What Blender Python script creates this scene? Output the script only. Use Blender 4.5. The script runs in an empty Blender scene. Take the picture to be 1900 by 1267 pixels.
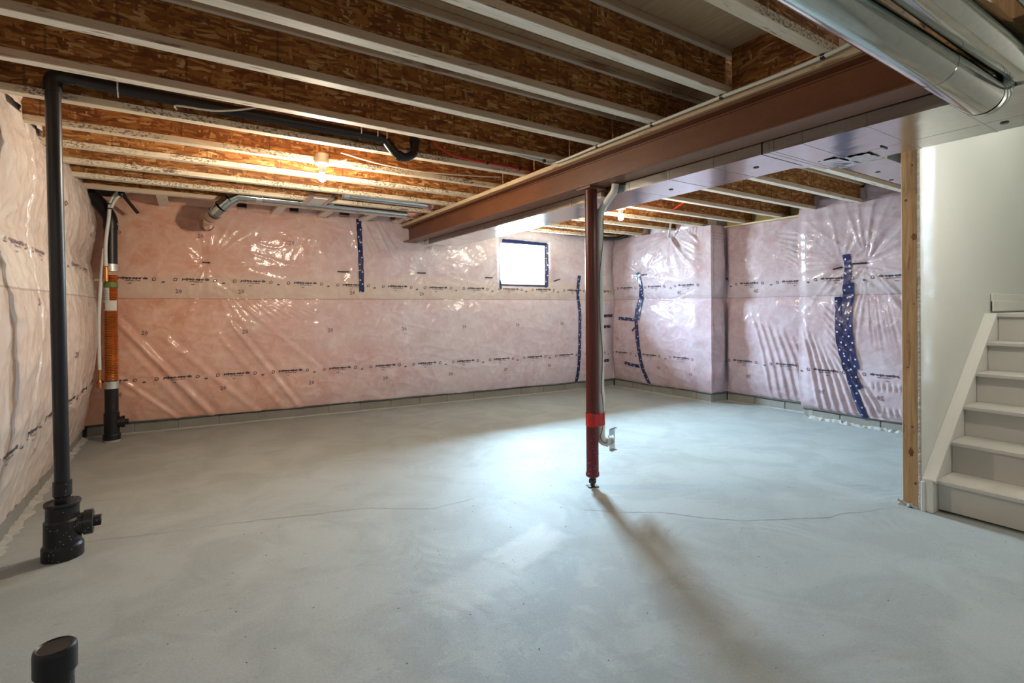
import bpy, bmesh, math, random
import numpy as np
from mathutils import Vector, Matrix
random.seed(7); rng = np.random.RandomState(5)
sc = bpy.context.scene
C = sc.collection
R_ = math.radians
# ------------------------------------------------------------------ camera
F_PX = 946.0; H = 1.30
cd = bpy.data.cameras.new('camera'); cam = bpy.data.objects.new('camera', cd); C.objects.link(cam)
cam.location = (0, 0, H)
cam.rotation_mode = 'QUATERNION'
cam.rotation_quaternion = (Matrix.Rotation(R_(-32.6), 4, 'Z') @ Matrix.Rotation(R_(90), 4, 'X') @ Matrix.Rotation(R_(-0.33), 4, 'Z')).to_quaternion()
cd.sensor_fit = 'HORIZONTAL'; cd.sensor_width = 36.0; cd.lens = 36.0 * F_PX / 1900
cd.shift_y = -62.5 / 1900
cd.clip_start = 0.02
sc.camera = cam
# ------------------------------------------------------------------ world, light, exposure
w = bpy.data.worlds.new('world'); sc.world = w; w.use_nodes = True
bg = w.node_tree.nodes['Background']
# overcast sky: zenith far brighter than the horizon, dull ground below
_n = w.node_tree; _tc = _n.nodes.new('ShaderNodeTexCoord'); _sp = _n.nodes.new('ShaderNodeSeparateXYZ'); _n.links.new(_tc.outputs['Generated'], _sp.inputs[0])
_rp = _n.nodes.new('ShaderNodeValToRGB'); _n.links.new(_sp.outputs[2], _rp.inputs[0]); _e = _rp.color_ramp.elements
_e[0].position = 0.0; _e[0].color = (.10, .13, .145, 1); _e[1].position = 0.88; _e[1].color = (.53, .77, 1.0, 1)
_m = _rp.color_ramp.elements.new(.30); _m.color = (.155, .212, .27, 1); _n.links.new(_rp.outputs[0], bg.inputs['Color']); bg.inputs['Strength'].default_value = 1600.0
def portal(loc, rot, sx, sy):
    l = bpy.data.lights.new('window_daylight', 'AREA'); l.shape = 'RECTANGLE'; l.size = sx; l.size_y = sy
    l.cycles.is_portal = True
    o = bpy.data.objects.new('window_daylight', l); C.objects.link(o); o.location = loc; o.rotation_euler = rot
    return o
def lamp(name, loc, power, color, radius=0.035):
    l = bpy.data.lights.new(name, 'POINT'); l.energy = power; l.color = color; l.shadow_soft_size = radius
    o = bpy.data.objects.new(name, l); C.objects.link(o); o.location = loc
    return o
WARM = (1.0, 0.83, 0.62); SOFT = (1.0, 0.93, 0.80)
lamp('stair_foot_lamp', (3.77, 0.30, 2.27), 32, (1.0, .98, .92), 0.05)
lamp('stairwell_lamp', (5.2, 0.8, 3.4), 14, (1.0, 0.97, 0.86), 0.08)
lamp('rear_fill', (-0.4, -0.8, 2.2), 20, (1.0, 0.96, 0.90), 0.06)  # unseen fill behind the camera, added to brighten the left side
BULB_W = 215.0
sc.view_settings.view_transform = 'Standard'; sc.view_settings.look = 'None'
sc.view_settings.gamma = 1; sc.view_settings.use_curve_mapping = False
sc.view_settings.exposure = 0.16
# ------------------------------------------------------------------ helpers
def prop(o, label=None, cat=None, group=None, kind=None):
    if label: o['label'] = label
    if cat: o['category'] = cat
    if group: o['group'] = group
    if kind: o['kind'] = kind
    return o
def link(name, me, parent=None):
    o = bpy.data.objects.new(name, me); C.objects.link(o)
    if parent is not None:
        o.parent = parent
        m = parent.get('_w'); 
        o.matrix_parent_inverse = Matrix.Translation(Vector(WL[parent.name])).inverted() if parent.name in WL else Matrix.Identity(4)
        WL[o.name] = WL.get(parent.name, (0, 0, 0)) if False else (0, 0, 0)
    return o
WL = {}
def empty(name, loc, label, cat, group=None):
    o = bpy.data.objects.new(name, None); C.objects.link(o); o.location = loc
    o.empty_display_size = 0.1
    WL[o.name] = tuple(loc)
    return prop(o, label, cat, group)
class MB:
    def __init__(s): s.v = []; s.f = []; s.sm = []
    def add(s, vs, fs, smooth=False):
        n = len(s.v); s.v += [tuple(v) for v in vs]; s.f += [tuple(i + n for i in f) for f in fs]; s.sm += [smooth] * len(fs); return s
    def box(s, x0, x1, y0, y1, z0, z1, M=None, b=0.0):
        if b > 0:
            bm = bmesh.new(); bmesh.ops.create_cube(bm, size=1)
            for v in bm.verts: v.co = Vector(((x0 + x1) / 2 + v.co.x * (x1 - x0), (y0 + y1) / 2 + v.co.y * (y1 - y0), (z0 + z1) / 2 + v.co.z * (z1 - z0)))
            bmesh.ops.bevel(bm, geom=bm.edges[:], offset=b, segments=1, affect='EDGES')
            vs = [v.co.copy() for v in bm.verts]; bm.verts.index_update(); fs = [[v.index for v in f.verts] for f in bm.faces]; bm.free()
        else:
            vs = [Vector(p) for p in ((x0, y0, z0), (x1, y0, z0), (x1, y1, z0), (x0, y1, z0), (x0, y0, z1), (x1, y0, z1), (x1, y1, z1), (x0, y1, z1))]
            fs = [(0, 3, 2, 1), (4, 5, 6, 7), (0, 1, 5, 4), (1, 2, 6, 5), (2, 3, 7, 6), (3, 0, 4, 7)]
        if M is not None: vs = [M @ v for v in vs]
        return s.add(vs, fs)
    def tube(s, path, r, n=16, caps=True, closed=False):
        P = [Vector(p) for p in path]; rs = r if isinstance(r, (list, tuple)) else [r] * len(P)
        t0 = (P[1] - P[0]).normalized(); u = t0.orthogonal().normalized(); vs = []; fs = []
        for i, p in enumerate(P):
            a = P[i] - P[i - 1] if i else P[1] - P[0]; b = P[i + 1] - P[i] if i < len(P) - 1 else P[-1] - P[-2]
            a = a.normalized() if a.length > 1e-9 else b.normalized(); b = b.normalized() if b.length > 1e-9 else a
            t = (a + b).normalized()
            u = (u - t * u.dot(t)).normalized(); v = t.cross(u)
            for k in range(n):
                th = 2 * math.pi * k / n; vs.append(p + (u * math.cos(th) + v * math.sin(th)) * rs[i])
        for i in range(len(P) - 1):
            for k in range(n):
                fs.append((i * n + k, i * n + (k + 1) % n, (i + 1) * n + (k + 1) % n, (i + 1) * n + k))
        s.add(vs, fs, True)
        if caps:
            s.add(vs[:n], [tuple(reversed(range(n)))]); s.add(vs[-n:], [tuple(range(n))])
        return s
    def lathe(s, c, prof, axis=(0, 0, 1), n=24):
        """prof: list of (r, h); each segment flat shaded across hard steps"""
        ax = Vector(axis).normalized(); u = ax.orthogonal().normalized(); v = ax.cross(u); c = Vector(c)
        for i in range(len(prof) - 1):
            vs = []
            for r, h in prof[i:i + 2]:
                for k in range(n):
                    th = 2 * math.pi * k / n; vs.append(c + ax * h + (u * math.cos(th) + v * math.sin(th)) * max(r, 1e-5))
            s.add(vs, [(k, (k + 1) % n, n + (k + 1) % n, n + k) for k in range(n)], True)
        return s
    def build(s, name, mat, parent=None, **kw):
        me = bpy.data.meshes.new(name); me.from_pydata([tuple(v) for v in s.v], [], s.f)
        me.polygons.foreach_set('use_smooth', s.sm)
        me.materials.append(mat); me.update()
        o = link(name, me, parent)
        if kw: prop(o, **kw)
        return o
def bez(pts, n=10):
    """Catmull-Rom through pts"""
    P = [Vector(p) for p in pts]; P = [P[0] * 2 - P[1]] + P + [P[-1] * 2 - P[-2]]; out = []
    for i in range(1, len(P) - 2):
        for k in range(n):
            t = k / n; a, b, c, d = P[i - 1], P[i], P[i + 1], P[i + 2]
            out.append(0.5 * ((2 * b) + (c - a) * t + (2 * a - 5 * b + 4 * c - d) * t * t + (3 * b - a - 3 * c + d) * t ** 3))
    out.append(P[-2]); return out
def rnd_corner(pts, rad, n=6):
    """polyline with rounded corners"""
    P = [Vector(p) for p in pts]; out = [P[0]]
    for i in range(1, len(P) - 1):
        a = (P[i - 1] - P[i]); b = (P[i + 1] - P[i]); ra = min(rad, a.length * .49, b.length * .49)
        A = P[i] + a.normalized() * ra; B = P[i] + b.normalized() * ra
        for k in range(n + 1):
            t = k / n; out.append(A * (1 - t) ** 2 + P[i] * 2 * t * (1 - t) + B * t * t)
    out.append(P[-1]); return out
# ------------------------------------------------------------------ materials
class NT:
    def __init__(s, name):
        s.m = bpy.data.materials.new(name); s.m.use_nodes = True; s.t = s.m.node_tree; s.n = s.t.nodes; s.l = s.t.links
        s.p = s.n['Principled BSDF']
    def new(s, ty, **kw):
        n = s.n.new(ty)
        for k, v in kw.items(): setattr(n, k, v)
        return n
    def set(s, **kw):
        for k, v in kw.items():
            k = k.replace('_', ' ')
            if isinstance(v, bpy.types.NodeSocket): s.l.new(v, s.p.inputs[k])
            else: s.p.inputs[k].default_value = v if not isinstance(v, tuple) or len(v) == 4 else (*v, 1)
        return s
    def coord(s, scale=(1, 1, 1), rand=True, rot=(0, 0, 0)):
        tc = s.new('ShaderNodeTexCoord'); out = tc.outputs['Object']
        if rand:
            oi = s.new('ShaderNodeObjectInfo'); mul = s.new('ShaderNodeMath', operation='MULTIPLY'); mul.inputs[1].default_value = 40
            s.l.new(oi.outputs['Random'], mul.inputs[0]); ad = s.new('ShaderNodeVectorMath', operation='ADD')
            s.l.new(out, ad.inputs[0]); s.l.new(mul.outputs[0], ad.inputs[1]); out = ad.outputs[0]
        mp = s.new('ShaderNodeMapping'); mp.inputs['Scale'].default_value = scale; mp.inputs['Rotation'].default_value = rot
        s.l.new(out, mp.inputs[0]); return mp.outputs[0]
    def noise(s, vec, scale=5, detail=4, rough=.5, dist=0):
        n = s.new('ShaderNodeTexNoise'); n.inputs['Scale'].default_value = scale; n.inputs['Detail'].default_value = detail
        n.inputs['Roughness'].default_value = rough; n.inputs['Distortion'].default_value = dist; s.l.new(vec, n.inputs['Vector']); return n.outputs['Fac']
    def vor(s, vec, scale, out='Color', feature='F1'):
        n = s.new('ShaderNodeTexVoronoi', feature=feature); n.inputs['Scale'].default_value = scale; s.l.new(vec, n.inputs['Vector']); return n.outputs[out]
    def ramp(s, fac, stops):
        r = s.new('ShaderNodeValToRGB'); e = r.color_ramp.elements
        while len(e) < len(stops): e.new(0.5)
        for i, (p, c) in enumerate(stops):
            e[i].position = p; c = (c, c, c) if isinstance(c, (int, float)) else c; e[i].color = (*c[:3], 1)
        s.l.new(fac, r.inputs[0]); return r.outputs[0]
    def mix(s, fac, a, b, mode='MIX'):
        m = s.new('ShaderNodeMix', data_type='RGBA', blend_type=mode)
        for sock, v in ((m.inputs[0], fac), (m.inputs[6], a), (m.inputs[7], b)):
            if isinstance(v, bpy.types.NodeSocket): s.l.new(v, sock)
            elif isinstance(v, tuple): sock.default_value = (*v[:3], 1)
            else: sock.default_value = v
        return m.outputs[2]
    def math(s, op, a, b=None):
        m = s.new('ShaderNodeMath', operation=op)
        for i, v in enumerate((a, b)):
            if v is None: continue
            if isinstance(v, bpy.types.NodeSocket): s.l.new(v, m.inputs[i])
            else: m.inputs[i].default_value = v
        return m.outputs[0]
    def bump(s, h, strength=.3, dist=.01, slot='Normal'):
        b = s.new('ShaderNodeBump'); b.inputs['Strength'].default_value = strength; b.inputs['Distance'].default_value = dist
        s.l.new(h, b.inputs['Height']); s.l.new(b.outputs[0], s.p.inputs[slot]); return s
def simple(name, col, rough=.5, metal=0, var=.0, vs=20, coat=0, bump=0, stretch=(1, 1, 1), spec=.5):
    t = NT(name); t.set(Roughness=rough, Metallic=metal, Coat_Weight=coat); t.p.inputs['Specular IOR Level'].default_value = spec
    if coat: t.set(Coat_Roughness=.1)
    if var or bump:
        v = t.coord(stretch); n = t.noise(v, vs, 5)
        if var: t.set(Base_Color=t.mix(n, tuple(c * (1 - var) for c in col), tuple(min(1, c * (1 + var)) for c in col)))
        else: t.set(Base_Color=col)
        if bump: t.bump(n, bump, .01)
    else: t.set(Base_Color=col)
    return t.m
def osb(name='osb_board', dark=1.0):
    t = NT(name); base = t.coord((1, 1, 1)); warp = t.new('ShaderNodeTexNoise'); warp.inputs['Scale'].default_value = 5; t.l.new(base, warp.inputs['Vector'])
    vadd = t.new('ShaderNodeVectorMath', operation='MULTIPLY_ADD'); t.l.new(warp.outputs['Color'], vadd.inputs[0]); vadd.inputs[1].default_value = (.06, .06, .06); t.l.new(base, vadd.inputs[2])
    cols = []
    for i, (sc_, ro) in enumerate((((17, 17, 72), .5), ((16, 16, 80), -.8), ((74, 74, 16), .25))):
        mp = t.new('ShaderNodeMapping'); mp.inputs['Scale'].default_value = sc_; mp.inputs['Rotation'].default_value = (0, ro, 0); t.l.new(vadd.outputs[0], mp.inputs[0])
        c = t.new('ShaderNodeSeparateColor'); t.l.new(t.vor(mp.outputs[0], 1.0), c.inputs[0]); cols.append((c.outputs[0], c.outputs[1]))
    pick = t.math('GREATER_THAN', cols[0][1], .45); pick2 = t.math('GREATER_THAN', cols[1][1], .62)
    v = t.mix(pick, cols[2][0], cols[0][0]); v = t.mix(pick2, v, cols[1][0])
    D = dark
    col = t.ramp(v, [(0, (.16 * D, .050 * D, .010 * D)), (.35, (.28 * D, .098 * D, .018 * D)), (.68, (.41 * D, .168 * D, .036 * D)), (.9, (.52 * D, .26 * D, .080 * D)), (1, (.68 * D, .44 * D, .21 * D))])
    big = t.noise(base, 3, 3); col = t.mix(.55, col, t.mix(big, (.50, .42, .35), (1.0, .98, .95)), 'MULTIPLY')
    # thin dark vertical lines across the web
    sx = t.new('ShaderNodeSeparateXYZ'); t.l.new(base, sx.inputs[0]); cb = t.new('ShaderNodeCombineXYZ'); t.l.new(sx.outputs[0], cb.inputs[0])
    n1 = t.new('ShaderNodeTexVoronoi', voronoi_dimensions='1D', feature='DISTANCE_TO_EDGE'); n1.inputs['Scale'].default_value = 1.9; t.l.new(sx.outputs[0], n1.inputs['W'])
    ln = t.math('LESS_THAN', n1.outputs['Distance'], .010)
    col = t.mix(t.math('MULTIPLY', ln, .5), col, (.05, .02, .008))
    t.set(Base_Color=col, Roughness=.62); t.bump(v, .25, .004); return t.m
def pine(name, lo, hi, axis='x', knots=True, printed=False, rough=.6, wane_shade=False):
    t = NT(name); s = {'x': (1.2, 24, 24), 'z': (24, 24, 1.2), 'y': (24, 1.2, 24)}[axis]
    v = t.coord(s); g = t.noise(v, 2.2, 5, .6, .8); col = t.mix(t.ramp(g, [(.3, 0), (.7, 1)]), lo, hi)
    b = t.coord((1, 1, 1))
    if knots:
        k = t.new('ShaderNodeTexVoronoi'); k.inputs['Scale'].default_value = 1; s2 = {'x': (2.2, 9, 9), 'z': (9, 9, 2.2), 'y': (9, 2.2, 9)}[axis]
        t.l.new(t.coord(s2), k.inputs['Vector']); km = t.ramp(k.outputs['Distance'], [(.07, 1), (.15, 0)])
        col = t.mix(t.math('MULTIPLY', km, .8), col, (.16, .06, .025))
    st = t.noise(t.coord({'x': (1.6, 12, 12), 'z': (12, 12, 1.6), 'y': (12, 1.6, 12)}[axis]), 2.4, 4, .7); col = t.mix(t.math('MULTIPLY', t.ramp(st, [(.60, 0), (.66, 1)]), .7), col, (.24, .10, .04))
    if printed:
        n = t.noise(t.coord((60, 60, 110)), 1.0, 2, .6); gate = t.noise(t.coord((3, 3, 3), rot=(0, .3, 0)), 1.0, 2)
        m = t.math('MULTIPLY', t.ramp(n, [(.52, 0), (.56, 1)]), t.ramp(gate, [(.40, 0), (.50, 1)]))
        sp = t.new('ShaderNodeNewGeometry'); sy = t.new('ShaderNodeSeparateXYZ'); t.l.new(sp.outputs['Normal'], sy.inputs[0])
        side = t.math('GREATER_THAN', t.math('ABSOLUTE', sy.outputs[1]), .6)
        col = t.mix(t.math('MULTIPLY', t.math('MULTIPLY', m, side), .75), col, (.055, .045, .04))
    if wane_shade:   # shade of the chord sides put into the tone, plus bark-brown wane blotches
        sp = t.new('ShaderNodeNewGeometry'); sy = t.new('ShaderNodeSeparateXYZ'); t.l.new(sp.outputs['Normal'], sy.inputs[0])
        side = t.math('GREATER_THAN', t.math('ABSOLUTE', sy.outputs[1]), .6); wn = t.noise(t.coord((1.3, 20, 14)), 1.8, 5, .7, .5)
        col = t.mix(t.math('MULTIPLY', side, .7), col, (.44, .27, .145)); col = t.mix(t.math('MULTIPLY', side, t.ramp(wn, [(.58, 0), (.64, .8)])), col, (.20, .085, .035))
    t.set(Base_Color=col, Roughness=rough); t.bump(g, .15, .003); return t.m
M = {}
M['osb'] = osb()
M['flange'] = pine('pine_flange', (.76, .67, .54), (.92, .88, .80), wane_shade=True)
M['flange_printed'] = pine('pine_flange_printed', (.64, .54, .39), (.82, .73, .58), printed=True)
M['stud'] = pine('pine_stud', (.34, .19, .085), (.58, .39, .21), 'z', knots=False)
M['plate'] = pine('pine_plate', (.46, .34, .21), (.62, .50, .34), 'y', knots=False)
def plywood():
    t = NT('plywood'); g = t.noise(t.coord((30, 2.0, 1), rand=True, rot=(0, 0, .35)), 1.6, 6, .65, 1.2); p = t.noise(t.coord(), 2.2, 3)
    col = t.mix(t.ramp(g, [(.35, 0), (.75, 1)]), (.56, .41, .25), (.38, .24, .125)); col = t.mix(t.math('MULTIPLY', p, .5), col, (.40, .30, .2))
    t.set(Base_Color=col, Roughness=.7); return t.m
M['plywood'] = plywood()
def concrete_floor():
    t = NT('trowelled_concrete'); b = t.coord(rand=False)
    big = t.noise(b, .55, 5, .55, .3); mid = t.noise(b, 2.6, 6, .6, .6); fine = t.noise(b, 90, 3, .6)
    col = t.mix(t.ramp(big, [(.35, 0), (.65, 1)]), (.305, .335, .33), (.365, .395, .388)); col = t.mix(t.math('MULTIPLY', t.ramp(mid, [(.42, 0), (.60, 1)]), .6), col, (.26, .28, .272))
    # trowel sweeps: concentric arcs from scattered centres
    vo = t.new('ShaderNodeTexVoronoi'); vo.inputs['Scale'].default_value = .75; t.l.new(b, vo.inputs['Vector'])
    sub = t.new('ShaderNodeVectorMath', operation='DISTANCE'); mpv = t.new('ShaderNodeMapping'); t.l.new(b, mpv.inputs[0]); t.l.new(mpv.outputs[0], sub.inputs[0]); t.l.new(vo.outputs['Position'], sub.inputs[1])
    arcs = t.math('SINE', t.math('MULTIPLY', t.math('ADD', sub.outputs['Value'], t.math('MULTIPLY', mid, .10)), 95.0))
    gate = t.ramp(t.noise(b, 1.6, 3, .5), [(.50, 0), (.66, 1)]); am = t.math('MULTIPLY', arcs, gate)
    col = t.mix(t.math('MULTIPLY', t.math('MAXIMUM', am, 0.0), .34), col, (.30, .31, .30))
    # re-trowelled smears: one pale rectangle and darker worn ground round it
    def smear(cx, cy, ang, hx, hy, soft):
        mp = t.new('ShaderNodeMapping', vector_type='TEXTURE'); mp.inputs['Location'].default_value = (cx, cy, 0); mp.inputs['Rotation'].default_value = (0, 0, ang); t.l.new(b, mp.inputs[0])
        q = t.new('ShaderNodeSeparateXYZ'); t.l.new(mp.outputs[0], q.inputs[0]); wv = t.math('MULTIPLY', t.math('SUBTRACT', t.noise(b, 7, 4, .6), .5), .16)
        ax = t.math('SUBTRACT', hx, t.math('ABSOLUTE', t.math('ADD', q.outputs[0], wv))); ay = t.math('SUBTRACT', hy, t.math('ABSOLUTE', t.math('ADD', q.outputs[1], wv)))
        mr = t.new('ShaderNodeMapRange'); t.l.new(t.math('MINIMUM', ax, ay), mr.inputs[0]); mr.inputs[1].default_value = 0; mr.inputs[2].default_value = soft; return mr.outputs[0]
    wn = t.ramp(t.noise(b, 3.2, 6, .7, .5), [(.45, 0), (.52, 1)])
    pd = t.math('MULTIPLY', smear(1.30, 1.75, .5, .85, .75, .35), t.math('MULTIPLY', wn, .6)); col = t.mix(pd, col, (.25, .27, .275))
    pm = t.math('MULTIPLY', smear(1.58, 2.29, .28, .27, .15, .06), .6); col = t.mix(pm, col, (.48, .50, .50))
    pk = t.math('MULTIPLY', smear(1.12, 2.12, .28, .24, .15, .06), .45); col = t.mix(pk, col, (.43, .45, .45))
    # scattered scuffs
    sc2 = t.noise(t.coord((9, 26, 1), False, (0, 0, .9)), 1.3, 3, .7); col = t.mix(t.math('MULTIPLY', t.ramp(sc2, [(.62, 0), (.70, 1)]), .40), col, (.22, .23, .225))
    dk = t.vor(b, 5.5, 'Distance'); col = t.mix(t.math('MULTIPLY', t.ramp(dk, [(.018, 1), (.032, 0)]), .55), col, (.13, .13, .12))
    col = t.mix(.10, col, t.ramp(fine, [(.3, .2), (.7, .9)]), 'OVERLAY')
    t.set(Base_Color=col, Roughness=t.mix(mid, (.58, .58, .58), (.70, .70, .70))); t.p.inputs['Specular IOR Level'].default_value = .6
    hh = t.math('ADD', t.math('ADD', t.math('MULTIPLY', am, .25), t.math('MULTIPLY', fine, .25)), t.math('ADD', t.math('MULTIPLY', pm, .8), mid)); t.bump(hh, .5, .005); return t.m
M['floor'] = concrete_floor()
def cmu():
    t = NT('concrete_block'); b = t.coord(); n = t.noise(b, 40, 5, .7); m = t.noise(b, 3, 4); col = t.mix(m, (.17, .165, .145), (.33, .32, .29)); col = t.mix(t.math('MULTIPLY', n, .4), col, (.20, .20, .19))
    t.set(Base_Color=col, Roughness=.9); t.bump(n, .6, .006); return t.m
M['cmu'] = cmu()
M['mortar'] = simple('mortar', (.38, .38, .36), .95, var=.25, vs=14, bump=.5)
M['concrete'] = simple('rough_concrete', (.30, .30, .28), .9, var=.2, vs=6, bump=.3)
M['white_wall'] = simple('primed_drywall', (.66, .67, .635), .75, var=.02, vs=60, bump=.06)
M['drywall_edge'] = simple('drywall_core', (.42, .41, .38), .95, var=.3, vs=30, bump=.8)
M['white_paint'] = simple('white_trim_paint', (.70, .69, .645), .45, var=.03, vs=8)
M['stair_paint'] = simple('stair_primer', (.56, .54, .495), .6, var=.09, vs=3.5)
def beam_mat():
    t = NT('red_oxide_primer'); b = t.coord((3, 1, 3)); n = t.noise(b, 2.5, 5, .65); m = t.noise(t.coord((60, 60, 60)), 1, 2)
    col = t.mix(t.ramp(n, [(.3, 0), (.7, 1)]), (.105, .033, .010), (.17, .056, .019)); col = t.mix(t.math('MULTIPLY', m, .3), col, (.28, .13, .08))
    t.set(Base_Color=col, Roughness=.42); t.bump(m, .15, .002); return t.m
M['beam'] = beam_mat()
def galv(name, col, rough, wave=.12):
    t = NT(name); n = t.noise(t.coord((2, 1, 2)), 1.5, 3, .5, .5); sp = t.vor(t.coord(), 55, 'Color'); sg = t.new('ShaderNodeSeparateColor'); t.l.new(sp, sg.inputs[0])
    t.set(Base_Color=t.mix(t.math('MULTIPLY', sg.outputs[0], .25), col, tuple(c * .7 for c in col)), Metallic=1.0, Roughness=rough); t.bump(n, wave, .05); return t.m
M['galv'] = galv('galvanised_steel', (.60, .62, .63), .17, .12)
M['galv_round'] = galv('galvanised_round_duct', (.56, .585, .56), .13, .02)
M['foil'] = simple('foil_tape', (.75, .77, .78), .28, metal=1, bump=.9, vs=35)
M['plain_foil'] = simple('zip_foil', (.70, .70, .68), .4, metal=.8, bump=.4, vs=40)
def abs_mat(name, speck):
    t = NT(name); col = (.007, .006, .009)
    if speck:
        d = t.vor(t.coord(rand=True), 75, 'Distance'); k = t.noise(t.coord(), 18, 2); mk = t.math('MULTIPLY', t.ramp(d, [(.14, 1), (.20, 0)]), t.ramp(k, [(.50, 0), (.56, 1)])); col = t.mix(mk, col, (.42, .40, .38))
        t.set(Base_Color=col)
    else: t.set(Base_Color=col)
    t.set(Roughness=.38, Coat_Weight=.0); return t.m
M['abs'] = abs_mat('black_drain_pipe', False); M['abs_speck'] = abs_mat('plaster_spotted_black_pipe', True)
M['post'] = None
def post_mat():
    t = NT('red_post_paint'); b = t.coord(); n = t.noise(t.coord((4, 4, 1)), 3, 4); d = t.vor(b, 60, 'Distance'); z = t.new('ShaderNodeSeparateXYZ'); t.l.new(t.new('ShaderNodeNewGeometry').outputs['Position'], z.inputs[0])
    low = t.ramp(z.outputs[2], [(.15, 1), (.6, 0)]); mk = t.math('MULTIPLY', t.math('MULTIPLY', t.ramp(d, [(.12, 1), (.20, 0)]), t.ramp(t.noise(b, 11, 2), [(.45, 0), (.55, 1)])), low)
    col = t.mix(n, (.075, .009, .005), (.125, .016, .009)); col = t.mix(low, col, (.16, .012, .026)); col = t.mix(mk, col, (.5, .45, .45))
    t.set(Base_Color=col, Roughness=.38); t.bump(t.noise(b, 120, 2), .2, .001); return t.m
M['post'] = post_mat()
M['steel_dark'] = simple('dark_steel', (.09, .085, .08), .45, metal=.8, var=.3)
M['pvc'] = simple('white_pvc', (.74, .74, .71), .35)
M['cable'] = simple('white_cable', (.64, .62, .56), .45)
M['black_plastic'] = simple('black_plastic', (.012, .012, .013), .4)
M['red_pex'] = simple('red_tubing', (.50, .022, .012), .35)
M['red_tape'] = simple('red_tape', (.52, .012, .010), .25, coat=.5, bump=.3, vs=40)
M['wire_red'] = simple('thin_red_wire', (.22, .05, .04), .4)
M['copper'] = simple('copper', (.62, .27, .10), .30, metal=1, var=.35, vs=14)
M['copper_dark'] = simple('tarnished_copper', (.70, .30, .09), .30, metal=1, var=.4, vs=9)
M['label_paper'] = simple('paper_label', (.68, .67, .62), .6)
M['green_band'] = simple('green_band', (.12, .22, .05), .5)
M['ink'] = simple('black_ink', (.035, .025, .045), .6)
M['ink_faint'] = simple('faded_ink', (.20, .13, .15), .75)
M['ink_red'] = simple('red_ink', (.45, .06, .03), .6)
M['blue_tape'] = simple('blue_sheathing_tape', (.008, .014, .085), .28, coat=.5, bump=.25, vs=30)
M['tape_dot'] = simple('tape_dot_white', (.50, .54, .62), .4)
M['porcelain'] = simple('white_lampholder', (.78, .77, .72), .35)
M['foam'] = simple('yellow_spray_foam', (.55, .49, .24), .8, var=.2, vs=9, bump=.8)
M['window_white'] = simple('white_vinyl_frame', (.80, .82, .84), .4)
M['dark_gap'] = simple('dark_strip', (.10, .105, .10), .9, var=.3, vs=12)
def insul(name, c0, c1, c2, pale, pamt=.55, far=None):
    t = NT(name); b = t.coord(rand=True); st = t.noise(t.coord((1, 1, 1)), 2.0, 7, .62, 1.4); f = t.noise(b, 9, 6, .7, 1.0); big = t.noise(b, .8, 3)
    cc0 = c0
    if far:   # warm bulb tint to cool window haze, graded into the colour along x
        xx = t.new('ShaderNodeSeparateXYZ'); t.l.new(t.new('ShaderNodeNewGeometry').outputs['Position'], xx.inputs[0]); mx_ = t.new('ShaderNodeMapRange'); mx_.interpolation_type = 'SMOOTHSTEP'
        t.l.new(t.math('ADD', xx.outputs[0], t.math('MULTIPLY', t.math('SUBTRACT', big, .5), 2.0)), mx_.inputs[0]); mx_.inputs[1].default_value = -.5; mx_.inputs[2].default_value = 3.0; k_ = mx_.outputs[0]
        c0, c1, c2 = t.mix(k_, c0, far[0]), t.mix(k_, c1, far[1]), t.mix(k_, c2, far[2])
    col = t.mix(t.ramp(st, [(.33, 0), (.68, 1)]), c0, c1); col = t.mix(t.math('MULTIPLY', t.ramp(f, [(.45, 0), (.75, 1)]), .5), col, c2)
    col = t.mix(t.math('MULTIPLY', t.ramp(big, [(.35, 0), (.7, 1)]), .3), col, c1)
    z = t.new('ShaderNodeSeparateXYZ'); t.l.new(t.new('ShaderNodeNewGeometry').outputs['Position'], z.inputs[0])
    wob = t.math('ADD', z.outputs[2], t.math('MULTIPLY', t.math('SUBTRACT', big, .5), .03))
    # doubled film where the upper sheet laps over the lower one
    lap = t.math('MULTIPLY', t.math('GREATER_THAN', wob, 1.42), t.ramp(t.math('ADD', wob, t.math('MULTIPLY', t.math('SUBTRACT', st, .5), .25)), [(.0, 1), (.5, 1), (1, 1)]))
    mr = t.new('ShaderNodeMapRange'); mr.interpolation_type = 'SMOOTHSTEP'; t.l.new(t.math('ADD', wob, t.math('MULTIPLY', t.math('SUBTRACT', st, .5), .3)), mr.inputs[0]); mr.inputs[1].default_value = 1.56; mr.inputs[2].default_value = 1.78; mr.inputs[3].default_value = 1; mr.inputs[4].default_value = 0
    lap = t.math('MULTIPLY', t.math('GREATER_THAN', wob, 1.42), mr.outputs[0]); col = t.mix(t.math('MULTIPLY', lap, pamt), col, pale)
    seam = t.math('LESS_THAN', t.math('ABSOLUTE', t.math('SUBTRACT', wob, 1.42)), .006); col = t.mix(t.math('MULTIPLY', seam, .5), col, tuple(c * .45 for c in cc0))
    t.set(Base_Color=col, Roughness=.75, Coat_Weight=.72, Coat_Roughness=.15, Coat_IOR=1.5); t.p.inputs['Specular IOR Level'].default_value = .25
    t.bump(f, .25, .01); fb = t.new('ShaderNodeBump'); fb.inputs['Strength'].default_value = .35; fb.inputs['Distance'].default_value = .012
    t.l.new(t.noise(t.coord((1, 1, 1)), 14, 3, .5, .6), fb.inputs['Height']); t.l.new(fb.outputs[0], t.p.inputs['Coat Normal']); return t.m
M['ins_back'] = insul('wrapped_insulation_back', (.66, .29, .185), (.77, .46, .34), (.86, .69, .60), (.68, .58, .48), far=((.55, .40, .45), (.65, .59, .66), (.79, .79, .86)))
M['ins_left'] = insul('wrapped_insulation_left', (.55, .43, .365), (.62, .54, .49), (.70, .67, .63), (.70, .66, .60))
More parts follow.
